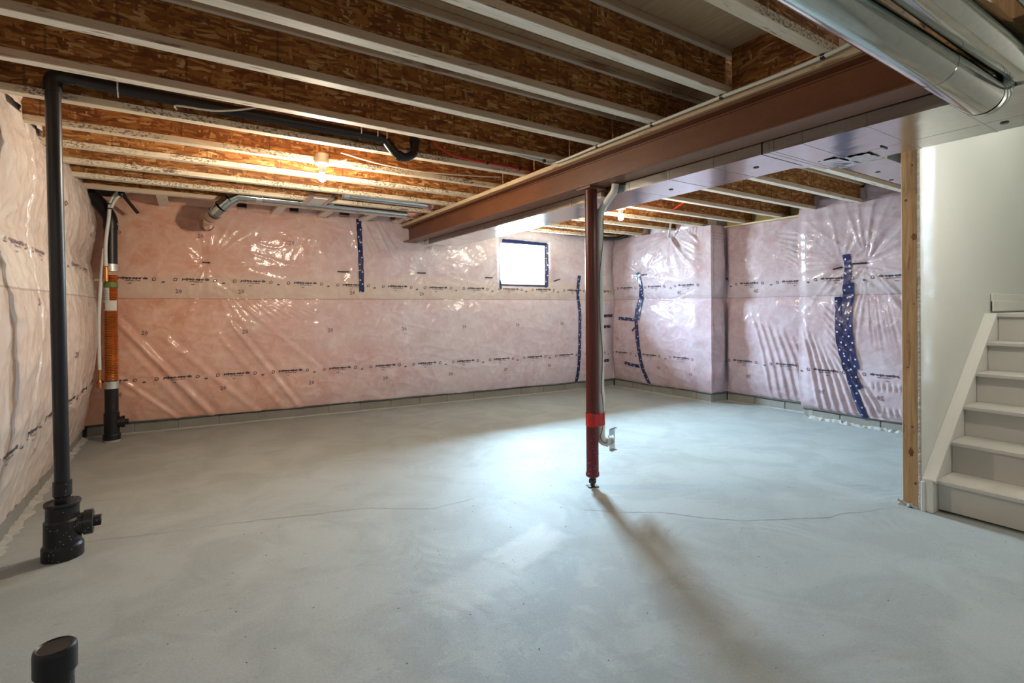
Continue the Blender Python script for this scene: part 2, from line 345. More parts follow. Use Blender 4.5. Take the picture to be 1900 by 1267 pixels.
M['ins_right'] = insul('wrapped_insulation_right', (.42, .275, .305), (.51, .41, .465), (.64, .61, .68), (.54, .50, .53), .3)
M['bare_wool'] = simple('pink_wool', (.68, .30, .27), .95, var=.3, vs=18, bump=1.0)
def glass():
    m = bpy.data.materials.new('window_glass'); m.use_nodes = True; t = m.node_tree; t.nodes.clear(); o = t.nodes.new('ShaderNodeOutputMaterial'); mx = t.nodes.new('ShaderNodeMixShader')
    tr = t.nodes.new('ShaderNodeBsdfTransparent'); tr.inputs[0].default_value = (.95, .98, .97, 1); gl = t.nodes.new('ShaderNodeBsdfGlossy'); gl.inputs['Roughness'].default_value = .02
    mx.inputs[0].default_value = .08
    t.links.new(tr.outputs[0], mx.inputs[1]); t.links.new(gl.outputs[0], mx.inputs[2]); t.links.new(mx.outputs[0], o.inputs[0]); return m
M['glass'] = glass()
def emit(name, col, s):
    m = bpy.data.materials.new(name); m.use_nodes = True; t = m.node_tree; t.nodes.clear(); e = t.nodes.new('ShaderNodeEmission'); o = t.nodes.new('ShaderNodeOutputMaterial')
    e.inputs[0].default_value = (*col, 1); e.inputs[1].default_value = s; t.links.new(e.outputs[0], o.inputs[0]); return m
M['bulb'] = emit('lit_bulb', (1.0, .86, .66), 120.0)
# ------------------------------------------------------------------ wall frames
class Wall:
    def __init__(s, A, B, inward):
        s.A = Vector((*A, 0)); s.e = Vector((B[0] - A[0], B[1] - A[1], 0)); s.L = s.e.length; s.e.normalize(); s.n = Vector((-s.e.y, s.e.x, 0))
        if s.n.dot(Vector((*inward, 0))) < 0: s.n = -s.n
    def P(s, a, z, d=0): return s.A + s.e * a + s.n * d + Vector((0, 0, z))
    def M(s):  # local (s, depth inward, z)
        m = Matrix.Identity(4); m.col[0][:3] = s.e; m.col[1][:3] = s.n; m.col[2][:3] = (0, 0, 1); m.col[3][:3] = s.A; return m
W = dict(back=Wall((-.88, 6.713), (5.95, 6.187), (0, -1)), left=Wall((-.855, -2.6), (-.885, 6.71), (1, 0)),
         r1=Wall((5.95, 6.187), (6.009, 4.375), (-1, 0)), jog=Wall((6.009, 4.375), (6.286, 4.33), (0, -1)),
         r2=Wall((6.286, 4.33), (6.356, 3.2), (-1, 0)), r3=Wall((6.10, 3.2), (6.16, 1.44), (-1, 0)))
ZTOP = 2.66
WIN = (4.745, 5.50, 1.645, 2.245)
# ------------------------------------------------------------------ structure
fl = MB(); fl.box(-1.3, 7.2, -2.8, 7.2, -.12, 0); fl.build('floor', M['floor'], kind='structure')
mb = MB(); Mb = W['back'].M(); s0, s1, z0, z1 = WIN
mb.box(-.5, s0, -.15, -.10, 0, ZTOP, Mb); mb.box(s1, 7.6, -.15, -.10, 0, ZTOP, Mb); mb.box(s0, s1, -.15, -.10, 0, z0, Mb); mb.box(s0, s1, -.15, -.10, z1, ZTOP, Mb)
wall_back = mb.build('wall_back', M['concrete'], kind='structure')
mb = MB(); mb.box(-.2, 9.62, -.36, -.10, 0, ZTOP, W['left'].M()); wall_left = mb.build('wall_left', M['concrete'], kind='structure')
mb = MB(); mb.box(-.3, W['r1'].L + .02, -.5, -.10, 0, ZTOP, W['r1'].M()); wall_r1 = mb.build('wall_right', M['concrete'], kind='structure')
mb = MB(); mb.box(-.1, W['r2'].L + .1, -.5, -.10, 0, ZTOP, W['r2'].M()); wall_r2 = mb.build('wall_right_recess', M['concrete'], kind='structure')
mb = MB(); mb.box(0, W['r3'].L + .15, -.5, -.10, 0, ZTOP, W['r3'].M()); wall_r3 = mb.build('wall_right_near', M['concrete'], kind='structure')
mb = MB(); mb.box(-1.2, 4.02, -2.85, -2.6, 0, ZTOP); wall_rear = mb.build('wall_rear', M['white_wall'], kind='structure')
# stair enclosure: side walls rise past the ceiling into the stairwell
mb = MB(); mb.box(3.935, 6.5, 1.33, 1.343, 0, 3.6); wall_stair = mb.build('wall_stair_left', M['white_wall'], kind='structure')
mb = MB(); mb.box(4.02, 6.5, .22, .32, 0, 3.6); mb.build('wall_stair_right', M['white_wall'], kind='structure')
mb = MB(); mb.box(4.02, 4.12, -2.85, .22, 0, ZTOP); mb.build('wall_right_rear', M['white_wall'], kind='structure')
mb = MB(); mb.box(6.4, 6.5, .32, 1.33, 0, 3.6); mb.build('wall_landing', M['white_wall'], kind='structure')
mb = MB(); mb.box(3.9, 6.5, .22, 1.45, 3.6, 3.7); mb.box(3.9, 4.0, .22, 1.34, 2.66, 3.6); mb.build('ceiling_stairwell', M['white_wall'], kind='structure')
# ceiling: plywood subfloor in separate sheets
ceil = empty('ceiling', (0, 0, 2.63), None, None); ceil['kind'] = 'structure'
xs = [-1.3, 1.14, 3.58, 4.0]
ys = [-2.85 + 1.219 * i for i in range(9)]
def sheet(x0, x1, y0, y1): MB().box(x0 + .0015, x1 - .0015, y0 + .0015, y1 - .0015, 2.631, 2.65).build('plywood_sheet', M['plywood'], ceil)
for j in range(8):
    off = .6 if j % 2 else 0
    xx = [-1.3] + [x for x in (-.1 + off, 2.34 + off) ] + [3.98]
    for a, b in zip(xx[:-1], xx[1:]): sheet(a, b, ys[j], ys[j + 1])
    if ys[j + 1] > 1.5:
        y0 = max(ys[j], 1.345)
        for a, b in ((3.98, 5.2 + off), (5.2 + off, 7.2)): sheet(a, b, y0, ys[j + 1])
MB().box(-1.3, 7.3, 1.34, 7.3, 2.66, 2.70).box(-1.3, 3.98, -2.85, 1.34, 2.66, 2.70).box(3.98, 4.2, -2.85, .32, 2.66, 2.70).build('deck', M['plywood'], ceil)
# baseblocks: course of blocks showing under the plastic
def blocks(wall, parent, s0, s1, zt=.108, skip=(), rough=0.0):
    s = s0
    while s < s1 - .05:
        e = min(s + .39, s1)
        if s1 - e < .10: e = s1
        if not any(a < (s + e) / 2 < b for a, b in skip):
            h = zt + random.uniform(-.004, .006); d = random.uniform(-.004, .004)
            MB().box(s + .004, e - .004, -.10, d, -.01, h, wall.M(), b=.006).build('concrete_block', M['cmu'], parent)
        s = e
    MB().box(s0, s1, -.10, -.012, 0, zt - .006, wall.M()).build('mortar_bed', M['mortar'], parent)
    # dark strip between the blocks and the film
    n = int((s1 - s0) / .06); P = []
    for i in range(n + 1):
        a = s0 + (s1 - s0) * i / n; P.append(wall.P(a, zt + .012 + .004 * math.sin(a * 5 + 1) + random.uniform(-.002, .002), .004))
    MB().tube(P, .013, 6).build('dark_strip', M['dark_gap'], parent)
    # ragged mortar fillet on the floor along the wall
    vs = []; fs = []
    n = int((s1 - s0) / .03)
    for i in range(n + 1):
        a = s0 + (s1 - s0) * i / n; wd = .012 + random.random() * .012 + rough * random.random() * .05; hh = .012 + rough * .03 * random.random()
        vs += [wall.P(a, hh, -.001), wall.P(a, .003, wd), wall.P(a, -.002, wd + .004)]
    for i in range(n): fs += [(3 * i, 3 * i + 1, 3 * i + 4, 3 * i + 3), (3 * i + 1, 3 * i + 2, 3 * i + 5, 3 * i + 4)]
    MB().add(vs, fs).build('mortar_fillet', M['mortar'], parent)
blocks(W['back'], wall_back, .02, W['back'].L - .0)
blocks(W['left'], wall_left, 2.4, W['left'].L - .02, zt=.125, rough=.7)
blocks(W['r1'], wall_r1, .01, W['r1'].L)
blocks(W['jog'], wall_r1, .0, W['jog'].L - .0)
blocks(W['r2'], wall_r2, .0, W['r2'].L)
blocks(W['r3'], wall_r3, .0, W['r3'].L, zt=.095, rough=.9)
MB().box(-.10, .0, 0.02, .30, 0, .09, Matrix.Translation((6.10, 3.2, 0)) @ Matrix.Rotation(0, 4, 'Z')) # (far return of the near wall, hidden)
mb = MB(); mb.box(6.10, 6.45, 3.10, 3.2, 0, ZTOP); mb.build('wall_right_return', M['concrete'], kind='structure')
# ------------------------------------------------------------------ value noise
class VN:
    def __init__(s, seed): s.g = np.random.RandomState(seed).rand(256, 256)
    def __call__(s, x, y):
        xi = np.floor(x).astype(int); yi = np.floor(y).astype(int); fx = x - xi; fy = y - yi; fx = fx * fx * (3 - 2 * fx); fy = fy * fy * (3 - 2 * fy)
        g = s.g; a = g[xi % 256, yi % 256]; b = g[(xi + 1) % 256, yi % 256]; c = g[xi % 256, (yi + 1) % 256]; d = g[(xi + 1) % 256, (yi + 1) % 256]
        return (a * (1 - fx) + b * fx) * (1 - fy) + (c * (1 - fx) + d * fx) * fy - .5
def sstep(a, b, x): t = np.clip((x - a) / (b - a), 0, 1); return t * t * (3 - 2 * t)
def pinch(S, Z, c, depth=.045, amp=.007, reach=.55, k=11, seed=0, sx=1.0):
    dx = (S - c[0]) * sx; dz = Z - c[1]; r = np.sqrt(dx * dx + dz * dz) + 1e-6; th = np.arctan2(dz, dx); v = VN(seed + 11)
    ph = v(np.cos(th) * 3 + 40, np.sin(th) * 3 + 40) * 9 + v(r * 3, th * 0 + 3) * 1.2
    wv = np.abs(np.sin(k * .5 * th + ph)); wv = 1 - wv ** .6
    modu = .35 + 1.3 * (v(np.cos(th) * 2 + 9, np.sin(th) * 2 + 9) + .5)
    return -depth * np.exp(-r / .13) + amp * modu * wv * sstep(0.015, .10, r) * np.exp(-(r / reach) ** 1.6)
def fold(S, Z, p0, p1, amp=.012, wd=.02, soft=.1, bow=0.0):
    p0 = np.array(p0); p1 = np.array(p1); L = np.linalg.norm(p1 - p0); u = (p1 - p0) / L; n = np.array((-u[1], u[0]))
    a = (S - p0[0]) * u[0] + (Z - p0[1]) * u[1]; d = (S - p0[0]) * n[0] + (Z - p0[1]) * n[1] - bow * np.sin(np.clip(a / L, 0, 1) * np.pi)
    env = sstep(-soft, soft, a) * (1 - sstep(L - soft, L + soft, a))
    return amp * env * (np.exp(-(d / wd) ** 2) - .6 * np.exp(-((d - 1.9 * wd) / (wd * 1.2)) ** 2))
SURF = {}
class Sheet:
    """wrapped insulation: a height field in the frame of its wall"""
    def __init__(s, name, wall, s0, s1, z0, z1, fn, mat, label, res=.0135, hole=None, warp=None):
        s.wall = wall; s.s0, s.z0 = s0, z0; ns = max(4, int((s1 - s0) / res)); nz = int((z1 - z0) / res); s.ds = (s1 - s0) / ns; s.dz = (z1 - z0) / nz; s.ns, s.nz = ns, nz
        a = np.linspace(s0, s1, ns + 1); z = np.linspace(z0, z1, nz + 1); S, Z = np.meshgrid(a, z, indexing='ij'); D = fn(S, Z); s.D = D
        A = np.array(wall.A); e = np.array(wall.e); n = np.array(wall.n)
        Sw = S + (warp(S, Z, D) if warp else 0); co = A[None, None, :] + Sw[..., None] * e + D[..., None] * n; co[..., 2] = Z
        idx = np.arange((ns + 1) * (nz + 1)).reshape(ns + 1, nz + 1)
        q = np.stack([idx[:-1, :-1], idx[1:, :-1], idx[1:, 1:], idx[:-1, 1:]], -1)
        if hole:
            cs = (S[:-1, :-1] + s.ds / 2); cz = (Z[:-1, :-1] + s.dz / 2); keep = ~((cs > hole[0]) & (cs < hole[1]) & (cz > hole[2]) & (cz < hole[3])); q = q[keep]
        q = q.reshape(-1, 4)
        # outward orientation
        if e[0] * n[1] - e[1] * n[0] > 0: q = q[:, ::-1]
        me = bpy.data.meshes.new(name); me.vertices.add(len(idx.ravel())); me.vertices.foreach_set('co', co.reshape(-1))
        me.loops.add(q.size); me.loops.foreach_set('vertex_index', q.ravel().astype(np.int32)); me.polygons.add(len(q))
        me.polygons.foreach_set('loop_start', np.arange(0, q.size, 4, dtype=np.int32)); me.update(calc_edges=True); me.polygons.foreach_set('use_smooth', [True] * len(q))
        me.materials.append(mat); me.validate()
        s.o = link(name, me); prop(s.o, label, 'insulation')
        WL[s.o.name] = (0, 0, 0)
    def d(s, a, z):
        i = min(max((a - s.s0) / s.ds, 0), s.ns - 1e-6); j = min(max((z - s.z0) / s.dz, 0), s.nz - 1e-6); i0 = int(i); j0 = int(j); f = i - i0; g = j - j0; D = s.D
        return float((D[i0, j0] * (1 - f) + D[i0 + 1, j0] * f) * (1 - g) + (D[i0, j0 + 1] * (1 - f) + D[i0 + 1, j0 + 1] * f) * g)
    def P(s, a, z, lift=.004): return s.wall.P(a, z, s.d(a, z) + lift)
# ------------------------------------------------------------------ insulation surfaces
n1, n2, n3, n4 = VN(1), VN(2), VN(3), VN(4)
def common(S, Z, so=0):
    # fine crumple that gives the film its glints
    r1 = 1 - np.abs(n1((S + so) * 5 + Z * 2, Z * 4 - S) * 2); r2 = 1 - np.abs(n2((S + so) * 13 - Z * 5, Z * 11 + S * 4) * 2)
    r3 = 1 - np.abs(n4((S + so) * 3 - Z * 3, Z * 9 + S * 2) * 2); return .007 * r1 ** 2 + .0028 * r2 ** 2 + .006 * r3 ** 3 + .022 * n3((S + so) * 1.3, Z * 1.6)
def prof(Z, lo=.125, hi=2.45, b1=.07, b2=.07, mid=1.42, pin=.02):
    lower = np.sin(np.clip((Z - lo) / (mid - lo), 0, 1) * np.pi) ** .45 * b1; upper = np.sin(np.clip((Z - mid) / (hi - mid), 0, 1) * np.pi) ** .55 * b2
    return pin + np.where(Z < mid, lower - pin * (1 - sstep(lo, lo + .25, Z)) , upper)
def d_back(S, Z):
    D = prof(Z, b1=.055, b2=.055, pin=.018) + common(S, Z)
    for i, (c, dp, am, rc, k) in enumerate([((1.08, 1.82), .055, .011, .62, 15), ((2.54, 1.76), .045, .007, .42, 12), ((3.547, 1.772), .05, .008, .42, 12), ((4.54, 1.73), .03, .004, .25, 10), ((5.70, 1.725), .03, .004, .28, 10)]): D = D + pinch(S, Z, c, dp, am, rc, k, i)
    for a, b, am, wd in [((.27, 1.20), (1.12, .13), .020, .030), ((1.32, 1.14), (2.03, .12), .018, .026), ((.66, 1.03), (1.59, .10), .010, .03), ((.30, .60), (.80, .12), .012, .02), ((1.19, 1.02), (1.82, .17), .009, .028), ((1.14, 1.62), (2.3, .55), .006, .02), ((1.5, 1.3), (2.4, .4), .005, .03), ((.35, .95), (.95, .13), .008, .03)]: D = D + fold(S, Z, a, b, am, wd)
    for k in range(11): D = D + fold(S, Z, (1.25 + .055 * k, 1.46), (1.46 + .085 * k, 1.12 + .012 * k), .006, .009, .06)     # short glinting tucks under the lap
    for k in range(5): D = D + fold(S, Z, (2.6 + .10 * k + .05 * math.sin(k * 3), 2.42), (2.75 + .13 * k, 1.95), .006, .014, .12)
    for k in range(9): D = D + fold(S, Z, (5.56 + .005 * k, 2.20 - .07 * k), (5.78 + .03 * math.sin(k), 2.05 - .10 * k), .006, .009, .05)
    for k in range(6): D = D + fold(S, Z, (4.70, 2.1 - .08 * k), (4.55, 2.02 - .11 * k), .005, .009, .05)
    for k in range(4): D = D + fold(S, Z, (5.0 + .12 * k, 2.42), (5.35 + .15 * k, 2.3), .01, .02, .08)
    D = D * (.35 + .65 * sstep(0, .12, np.minimum(np.abs(S - s0c) , 1))) if False else D
    # flatten round the window so its trim sits on it
    ins = (1 - sstep(0, .10, np.maximum(np.maximum(WIN[0] - S, S - WIN[1]), np.maximum(WIN[2] - Z, Z - WIN[3])))); D = D * (1 - .75 * ins) + .012 * ins
    D = D * (1 - sstep(6.6, 6.86, S) * .8)
    return D
s0c = 0
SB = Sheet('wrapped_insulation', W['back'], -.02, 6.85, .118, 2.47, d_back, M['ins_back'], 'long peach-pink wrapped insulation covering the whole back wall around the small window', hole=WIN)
SB.o.name = 'insulation_blanket'
def d_left(S, Z):
    p = np.interp(Z, [.10, .135, .22, .56, .97, 1.28, 1.58, 1.78, 1.99, 2.14, 2.40, 2.50, 2.63], [.0, .012, .035, .13, .165, .155, .115, .08, .125, .135, .105, .085, .05])
    D = p * (.9 + .35 * n4(S * 1.1 + 7, Z * .7)) + common(S, Z, 30) * 1.2
    y = S - 2.6
    def seam(yc, amp, wd):
        c = yc + .10 * np.sin(Z * 2.2 + yc) + .04 * np.sin(Z * 6.5 + yc * 3); return -amp * np.exp(-((y - c) / wd) ** 2) * sstep(.2, .5, Z)
    D = D + seam(4.02, .055, .022) + seam(2.6, .04, .03) + seam(5.05, .014, .03)
    for i, c in enumerate([(7.45, 1.73), (8.6, 1.78), (6.1, 1.7), (8.1, 2.42), (7.2, 2.42), (8.9, 2.42), (6.4, 2.42)]): D = D + pinch(S, Z, c, .03, .011, .6, 14, 30 + i)
    for k in range(16): D = D + fold(S, Z, (6.9 + .12 * k, 2.44), (6.9 + .13 * k + .08 * math.sin(k * 2), 1.9 - .2 * (k % 3)), .009, .022, .2)
    for k in range(12): D = D + fold(S, Z, (7.2 + .16 * k, 1.3 + .1 * math.sin(k)), (7.15 + .16 * k, .35), .006, .03, .3)
    D = D * (1 - .75 * sstep(9.10, 9.31, S))
    return D
SL = Sheet('insulation_blanket', W['left'], 2.6, 9.31, .13, 2.628, d_left, M['ins_left'], 'pale billowing wrapped insulation along the left wall behind the tall black pipe', res=.015)
def CORN(Z): return prof(Z, b1=.06, b2=.06, pin=.02) + .008 * np.sin(Z * 9) + .004 * np.sin(Z * 23)
def d_r1(S, Z):
    D = prof(Z, b1=.085, b2=.09) + common(S, Z, 60)
    D = D + pinch(S, Z, (.64, 1.80), .04, .009, .5, 13, 50) + pinch(S, Z, (1.17, 2.36), .05, .014, .75, 13, 51)
    for k in range(4): D = D + fold(S, Z, (1.18 + .02 * k, 2.33 - .02 * k), (1.72 + .02 * k, 1.98 - .07 * k), .013, .018, .08, -.05)
    for k in range(4): D = D + fold(S, Z, (1.45 + .06 * k, 2.40), (1.72, 2.28 - .045 * k), .012, .012, .05, -.05)
    for k in range(10): D = D + fold(S, Z, (.86 + .02 * k, 1.50 - .02 * k), (1.15 + .06 * k, 1.10 + .05 * k), .005, .010, .07)
    D = D * (sstep(0, .10, S) * .8 + .2); ed = sstep(1.60, 1.80, S); return D * (1 - ed) + ed * (CORN(Z))
SR1 = Sheet('insulation_blanket', W['r1'], 0, W['r1'].L, .118, 2.40, d_r1, M['ins_right'], 'pale pink wrapped insulation in the far right corner with the bright window glare on it', warp=lambda S, Z, D: D * sstep(1.70, 1.81, S))
def d_jog(S, Z):
    D = prof(Z, b1=.075, b2=.075) + common(S, Z, 70)
    for k in range(4): D = D + fold(S, Z, (-.05, 2.34 - .05 * k), (.25, 2.28 - .03 * k), .010, .012, .05, -.04)
    ed = 1 - sstep(0, .10, S); D = D * (1 - ed) + ed * CORN(Z); return D * (1 - .9 * sstep(.12, .27, S))
SJ = Sheet('insulation_blanket', W['jog'], 0, W['jog'].L, .118, 2.40, d_jog, M['ins_right'], 'narrow shaded pink insulation panel on the wall return facing the camera', res=.010, warp=lambda S, Z, D: -D * (1 - sstep(0, .08, S)))
def d_r2(S, Z):
    D = prof(Z, b1=.075, b2=.075) + common(S, Z, 80)
    for k in range(6): D = D + fold(S, Z, (.42 + .10 * k, 1.15 - .05 * k), (.62 + .10 * k, .14), .012, .018, .15, .04)
    for k in range(7): D = D + fold(S, Z, (.75 + .02 * k, 2.2 - .06 * k), (1.1, 2.12 - .08 * k), .009, .012, .06)
    D = D + pinch(S, Z, (.03, 1.68), .05, .010, .4, 14, 61)
    return D * (sstep(0, .10, S) * .8 + .2)
SR2 = Sheet('insulation_blanket', W['r2'], 0, W['r2'].L, .118, 2.40, d_r2, M['ins_right'], 'recessed pink insulation panel half in shadow, between the wall return and the taped panel')
def d_r3(S, Z):
    D = prof(Z, b1=.06, b2=.08, pin=.02) + common(S, Z, 90)
    D = D + pinch(S, Z, (.44, 1.735), .05, .012, .6, 15, 71) + pinch(S, Z, (.68, 1.755), .055, .016, .75, 17, 72)
    for k in range(8): D = D + fold(S, Z, (.02 + .07 * k, 1.05 - .06 * k), (.18 + .09 * k, .12), .014, .017, .15, .03)
    for k in range(6): D = D + fold(S, Z, (.25 + .01 * k, 1.30 - .09 * k), (.50 + .02 * k, 1.05 - .12 * k), .010, .014, .06)
    for k in range(9): D = D + fold(S, Z, (.66 + .03 * k, 1.55), (.72 + .045 * k, .95 - .04 * (k % 3)), .008, .013, .2)
    for k in range(8): D = D + fold(S, Z, (.72 + .05 * k, .50), (.73 + .05 * k, .42), .010, .012, .03)
    for k in range(6): D = D + fold(S, Z, (.70 + .055 * k, .24), (.71 + .055 * k, .17), .012, .012, .03)
    ed = 1 - sstep(0, .09, S); return D * (1 - .25 * ed)
SR3 = Sheet('insulation_blanket', W['r3'], -.02, W['r3'].L, .11, 2.56, d_r3, M['ins_right'], 'nearest pink insulation panel on the right wall, carrying the widest blue tape')
# ------------------------------------------------------------------ lettering on the film (flat print that follows the film)
def text_mesh(body, size, shear=0.0, bold=0.0):
    cu = bpy.data.curves.new('t', 'FONT'); cu.body = body; cu.size = size; cu.align_x = 'CENTER'; cu.align_y = 'CENTER'; cu.shear = shear; cu.offset = bold; cu.resolution_u = 1
    o = bpy.data.objects.new('t', cu); C.objects.link(o); bpy.context.view_layer.update()
    me = bpy.data.meshes.new_from_object(o); vs = [(v.co.x, v.co.y) for v in me.vertices]; fs = [tuple(p.vertices) for p in me.polygons]
    bpy.data.objects.remove(o); bpy.data.meshes.remove(me); return vs, fs
def ring2(cx, cy, r0, r1, n=10):
    vs = []; fs = []
    for k in range(n): th = 2 * math.pi * k / n; vs += [(cx + r0 * math.cos(th), cy + r0 * math.sin(th)), (cx + r1 * math.cos(th), cy + r1 * math.sin(th))]
    for k in range(n): a = 2 * k; b = 2 * ((k + 1) % n); fs.append((a, a + 1, b + 1, b))
    return vs, fs
def join2(parts):
    V = []; Fc = []
    for vs, fs in parts: n = len(V); V += vs; Fc += [tuple(i + n for i in f) for f in fs]
    return V, Fc
def bar2(x0, x1, y0, y1): return [(x0, y0), (x1, y0), (x1, y1), (x0, y1)], [(0, 1, 2, 3)]
def off2(m, dx, dy): return [(x + dx, y + dy) for x, y in m[0]], m[1]
LINE = join2([off2(text_mesh('polytarp-super 6in', .034, .25, .0019), 0, .008), ring2(-.185, .0, .012, .018), ring2(.185, .0, .012, .018), bar2(-.205, -.19, -.016, -.011), bar2(.165, .178, -.016, -.011),
              off2(text_mesh('CAN/CGSB 51.34 M86', .014, 0, .0004), 0, -.020), off2(text_mesh('6 mil', .016, .2, .0006), -.03, -.048), off2(text_mesh('6M', .022, .2, .0014), .262, -.028)])
TWENTY = text_mesh('20', .062, .0, .0012)
def prints(sheet, spots, glyph, mat, name, flip=1, parent=None, ang=0.0, sc_=1.0):
    mb = MB(); nrm = 1 if (sheet.wall.e.x * sheet.wall.n.y - sheet.wall.e.y * sheet.wall.n.x) < 0 else -1
    for sp in spots:
        a, z = sp[:2]; g = sp[2] if len(sp) > 2 else ang
        vs = []
        for x, y in glyph[0]:
            x = x * flip * sc_; y = y * sc_; X = x * math.cos(g) - y * math.sin(g); Y = x * math.sin(g) + y * math.cos(g)
            ss = a + X * nrm; zz = z + Y
            if WIN[0] - .03 < ss < WIN[1] + .03 and sheet is SB and zz > WIN[2] - .03: zz = min(zz, WIN[2] - .03)
            vs.append(sheet.P(ss, zz, .0035))
        mb.add(vs, glyph[1])
    return mb.build(name, mat, sheet.o, kind='stuff')
def row(sheet, s0, s1, zf, step=.56):
    out = []; s = s0
    while s < s1: z, g = zf(s); out.append((s, z, g)); s += step
    return out
prints(SB, row(SB, .42, 6.7, lambda s: (1.628 - .012 * s + .008 * math.sin(s * 1.3), -.012)), LINE, M['ink'], 'printed_lettering')
prints(SB, row(SB, .25, 6.7, lambda s: (.566 + .004 * math.sin(s), .0)), LINE, M['ink'], 'printed_lettering')
prints(SL, row(SL, 3.3, 9.1, lambda s: (.585 + .008 * (s - 6), .0)), LINE, M['ink'], 'printed_lettering')
prints(SL, row(SL, 3.6, 9.1, lambda s: (1.67, .0)), LINE, M['ink_faint'], 'printed_lettering')
for Sx, L in ((SR1, W['r1'].L), (SR2, W['r2'].L), (SR3, W['r3'].L)):
    prints(Sx, row(Sx, .28, L - .15, lambda s: (.575, 0)), LINE, M['ink'], 'printed_lettering', flip=-1)
    prints(Sx, row(Sx, .36, L - .15, lambda s: (1.60, 0)), LINE, M['ink'], 'printed_lettering', flip=-1)
tw = [(1.03, 2.107), (.30, 2.10), (1.95, 2.08), (.82, 1.498), (1.42, 1.50), (.52, 1.057), (1.457, 1.044), (2.384, 1.039), (.299, .426), (1.236, .42), (2.161, .413), (2.65, 1.50), (3.55, 1.49), (3.3, 1.03), (4.15, 1.04), (5.0, 1.05), (5.78, 1.05), (3.05, .405), (3.95, .40), (4.8, .41), (5.55, .42)]
prints(SB, [(a, z, random.uniform(-.1, .1)) for a, z in tw], TWENTY, M['ink_faint'], 'stamped_number')
prints(SL, [(6.6, 1.35), (7.8, .95), (8.4, 1.35), (6.9, .42), (8.7, 2.0), (7.6, 2.1)], TWENTY, M['ink_faint'], 'stamped_number')
prints(SR1, [(1.0, .40), (1.55, .36), (1.35, 1.5), (.2, .8)], TWENTY, M['ink_faint'], 'stamped_number', flip=-1)
prints(SR2, [(.45, 1.5), (.35, .38)], TWENTY, M['ink_faint'], 'stamped_number', flip=-1)
prints(SR3, [(.23, .33), (.80, .34), (.58, .50)], TWENTY, M['ink_faint'], 'stamped_number', flip=-1, sc_=1.15)
# ------------------------------------------------------------------ tape and clips
def tape(sheet, pts, wd, label=None, dots=True, mat='blue_tape', lift=.006, seed=0, name='tape_strip'):
    P = bez([(a, z, 0) for a, z in pts], 8); rr = random.Random(seed); vs = []; n = len(P); nz = 5
    for i, p in enumerate(P):
        t = (P[min(i + 1, n - 1)] - P[max(i - 1, 0)]).normalized(); nn = Vector((-t.y, t.x, 0)); wv = wd * (1 + .08 * math.sin(i * 1.7 + seed))
        for k in range(nz):
            q = p + nn * (k / (nz - 1) - .5) * wv; lf = lift + (.002 * math.sin(i * .9 + k * 2) if 0 < k < nz - 1 else 0); vs.append(sheet.P(q.x, q.y, lf))
    fs = [(i * nz + k, i * nz + k + 1, (i + 1) * nz + k + 1, (i + 1) * nz + k) for i in range(n - 1) for k in range(nz - 1)]
    o = MB().add(vs, fs, True).build(name, M[mat], sheet.o)
    if label: o['label'] = label
    if dots:
        L = 0; nxt = .04; mb = MB(); sgn = 1
        for i in range(1, n):
            L += (P[i] - P[i - 1]).length
            if L > nxt:
                nxt += .085; sgn = -sgn; t = (P[i] - P[i - 1]).normalized(); nn = Vector((-t.y, t.x, 0)); c = P[i] + nn * wd * .22 * sgn; rd = .010
                ring, rf = ring2(0, 0, .0, rd, 12); vv = [sheet.P(c.x + x, c.y + y, lift + .004) for x, y in ring]; mb.add(vv, rf)
        mb.build('tape_dot', M['tape_dot'], o, kind='stuff')
    return o
tape(SB, [(2.732, 2.43), (2.735, 2.2), (2.75, 1.9), (2.762, 1.51)], .062, 'blue dotted tape strip hanging from the top of the back wall')
tape(SB, [(6.11, 1.80), (6.085, 1.55), (6.115, 1.30), (6.10, .8), (6.075, .11)], .055, 'narrow blue tape strip left of the steel post')
for z, a, b in ((1.16, 6.55, 6.80), (.985, 6.52, 6.74), (.435, 6.52, 6.70)): tape(SB, [(a - .12, z), (a, z), (b, z + .005)], .045, seed=int(z * 10))
tape(SR1, [(.60, 1.83), (.66, 1.60), (.57, 1.25), (.60, .9), (.68, .45), (.77, .13)], .065, 'long curved blue tape strip on the far right wall', seed=2)
tape(SR1, [(.68, 1.62), (.66, 1.45), (.62, 1.1)], .04, seed=3, lift=.009)
tape(SR1, [(.20, 1.12), (.40, 1.11), (.57, 1.10)], .05, seed=4); tape(SR1, [(.33, .42), (.48, .40), (.64, .39)], .05, seed=5); tape(SR1, [(.50, .93), (.57, .99)], .03, dots=False)
tape(SR3, [(.49, 1.86), (.50, 1.65), (.47, 1.35), (.47, 1.0), (.49, .75), (.56, .40), (.64, .10)], .075, 'widest blue dotted tape band of overlapping strips', seed=6)
tape(SR3, [(.40, 1.40), (.41, 1.2), (.43, .9), (.50, .6)], .065, seed=7, lift=.010); tape(SR3, [(.53, 1.55), (.52, 1.2), (.54, .9), (.59, .62)], .055, seed=8, lift=.012); tape(SR3, [(.54, .66), (.58, .5), (.63, .42)], .06, seed=9, lift=.010)
def clip(sheet, a, z, L=.10, ang=0.0, wd=.016):
    tape(sheet, [(a - L / 2 * math.cos(ang), z - L / 2 * math.sin(ang)), (a, z), (a + L / 2 * math.cos(ang), z + L / 2 * math.sin(ang))], wd, None, False, 'black_plastic', .012, 0, 'clip')
clip(SB, 1.08, 1.82, .075); clip(SB, 2.54, 1.76, .14); clip(SB, 3.547, 1.772, .12); clip(SB, 4.54, 1.73, .12); clip(SB, 5.70, 1.72, .12, .3); clip(SR1, .74, 1.79, .13)
clip(SR3, .40, 1.715, .09, .25); clip(SR3, .60, 1.752, .16, .04); clip(SR2, .02, 1.68, .03, 1.5, .03)
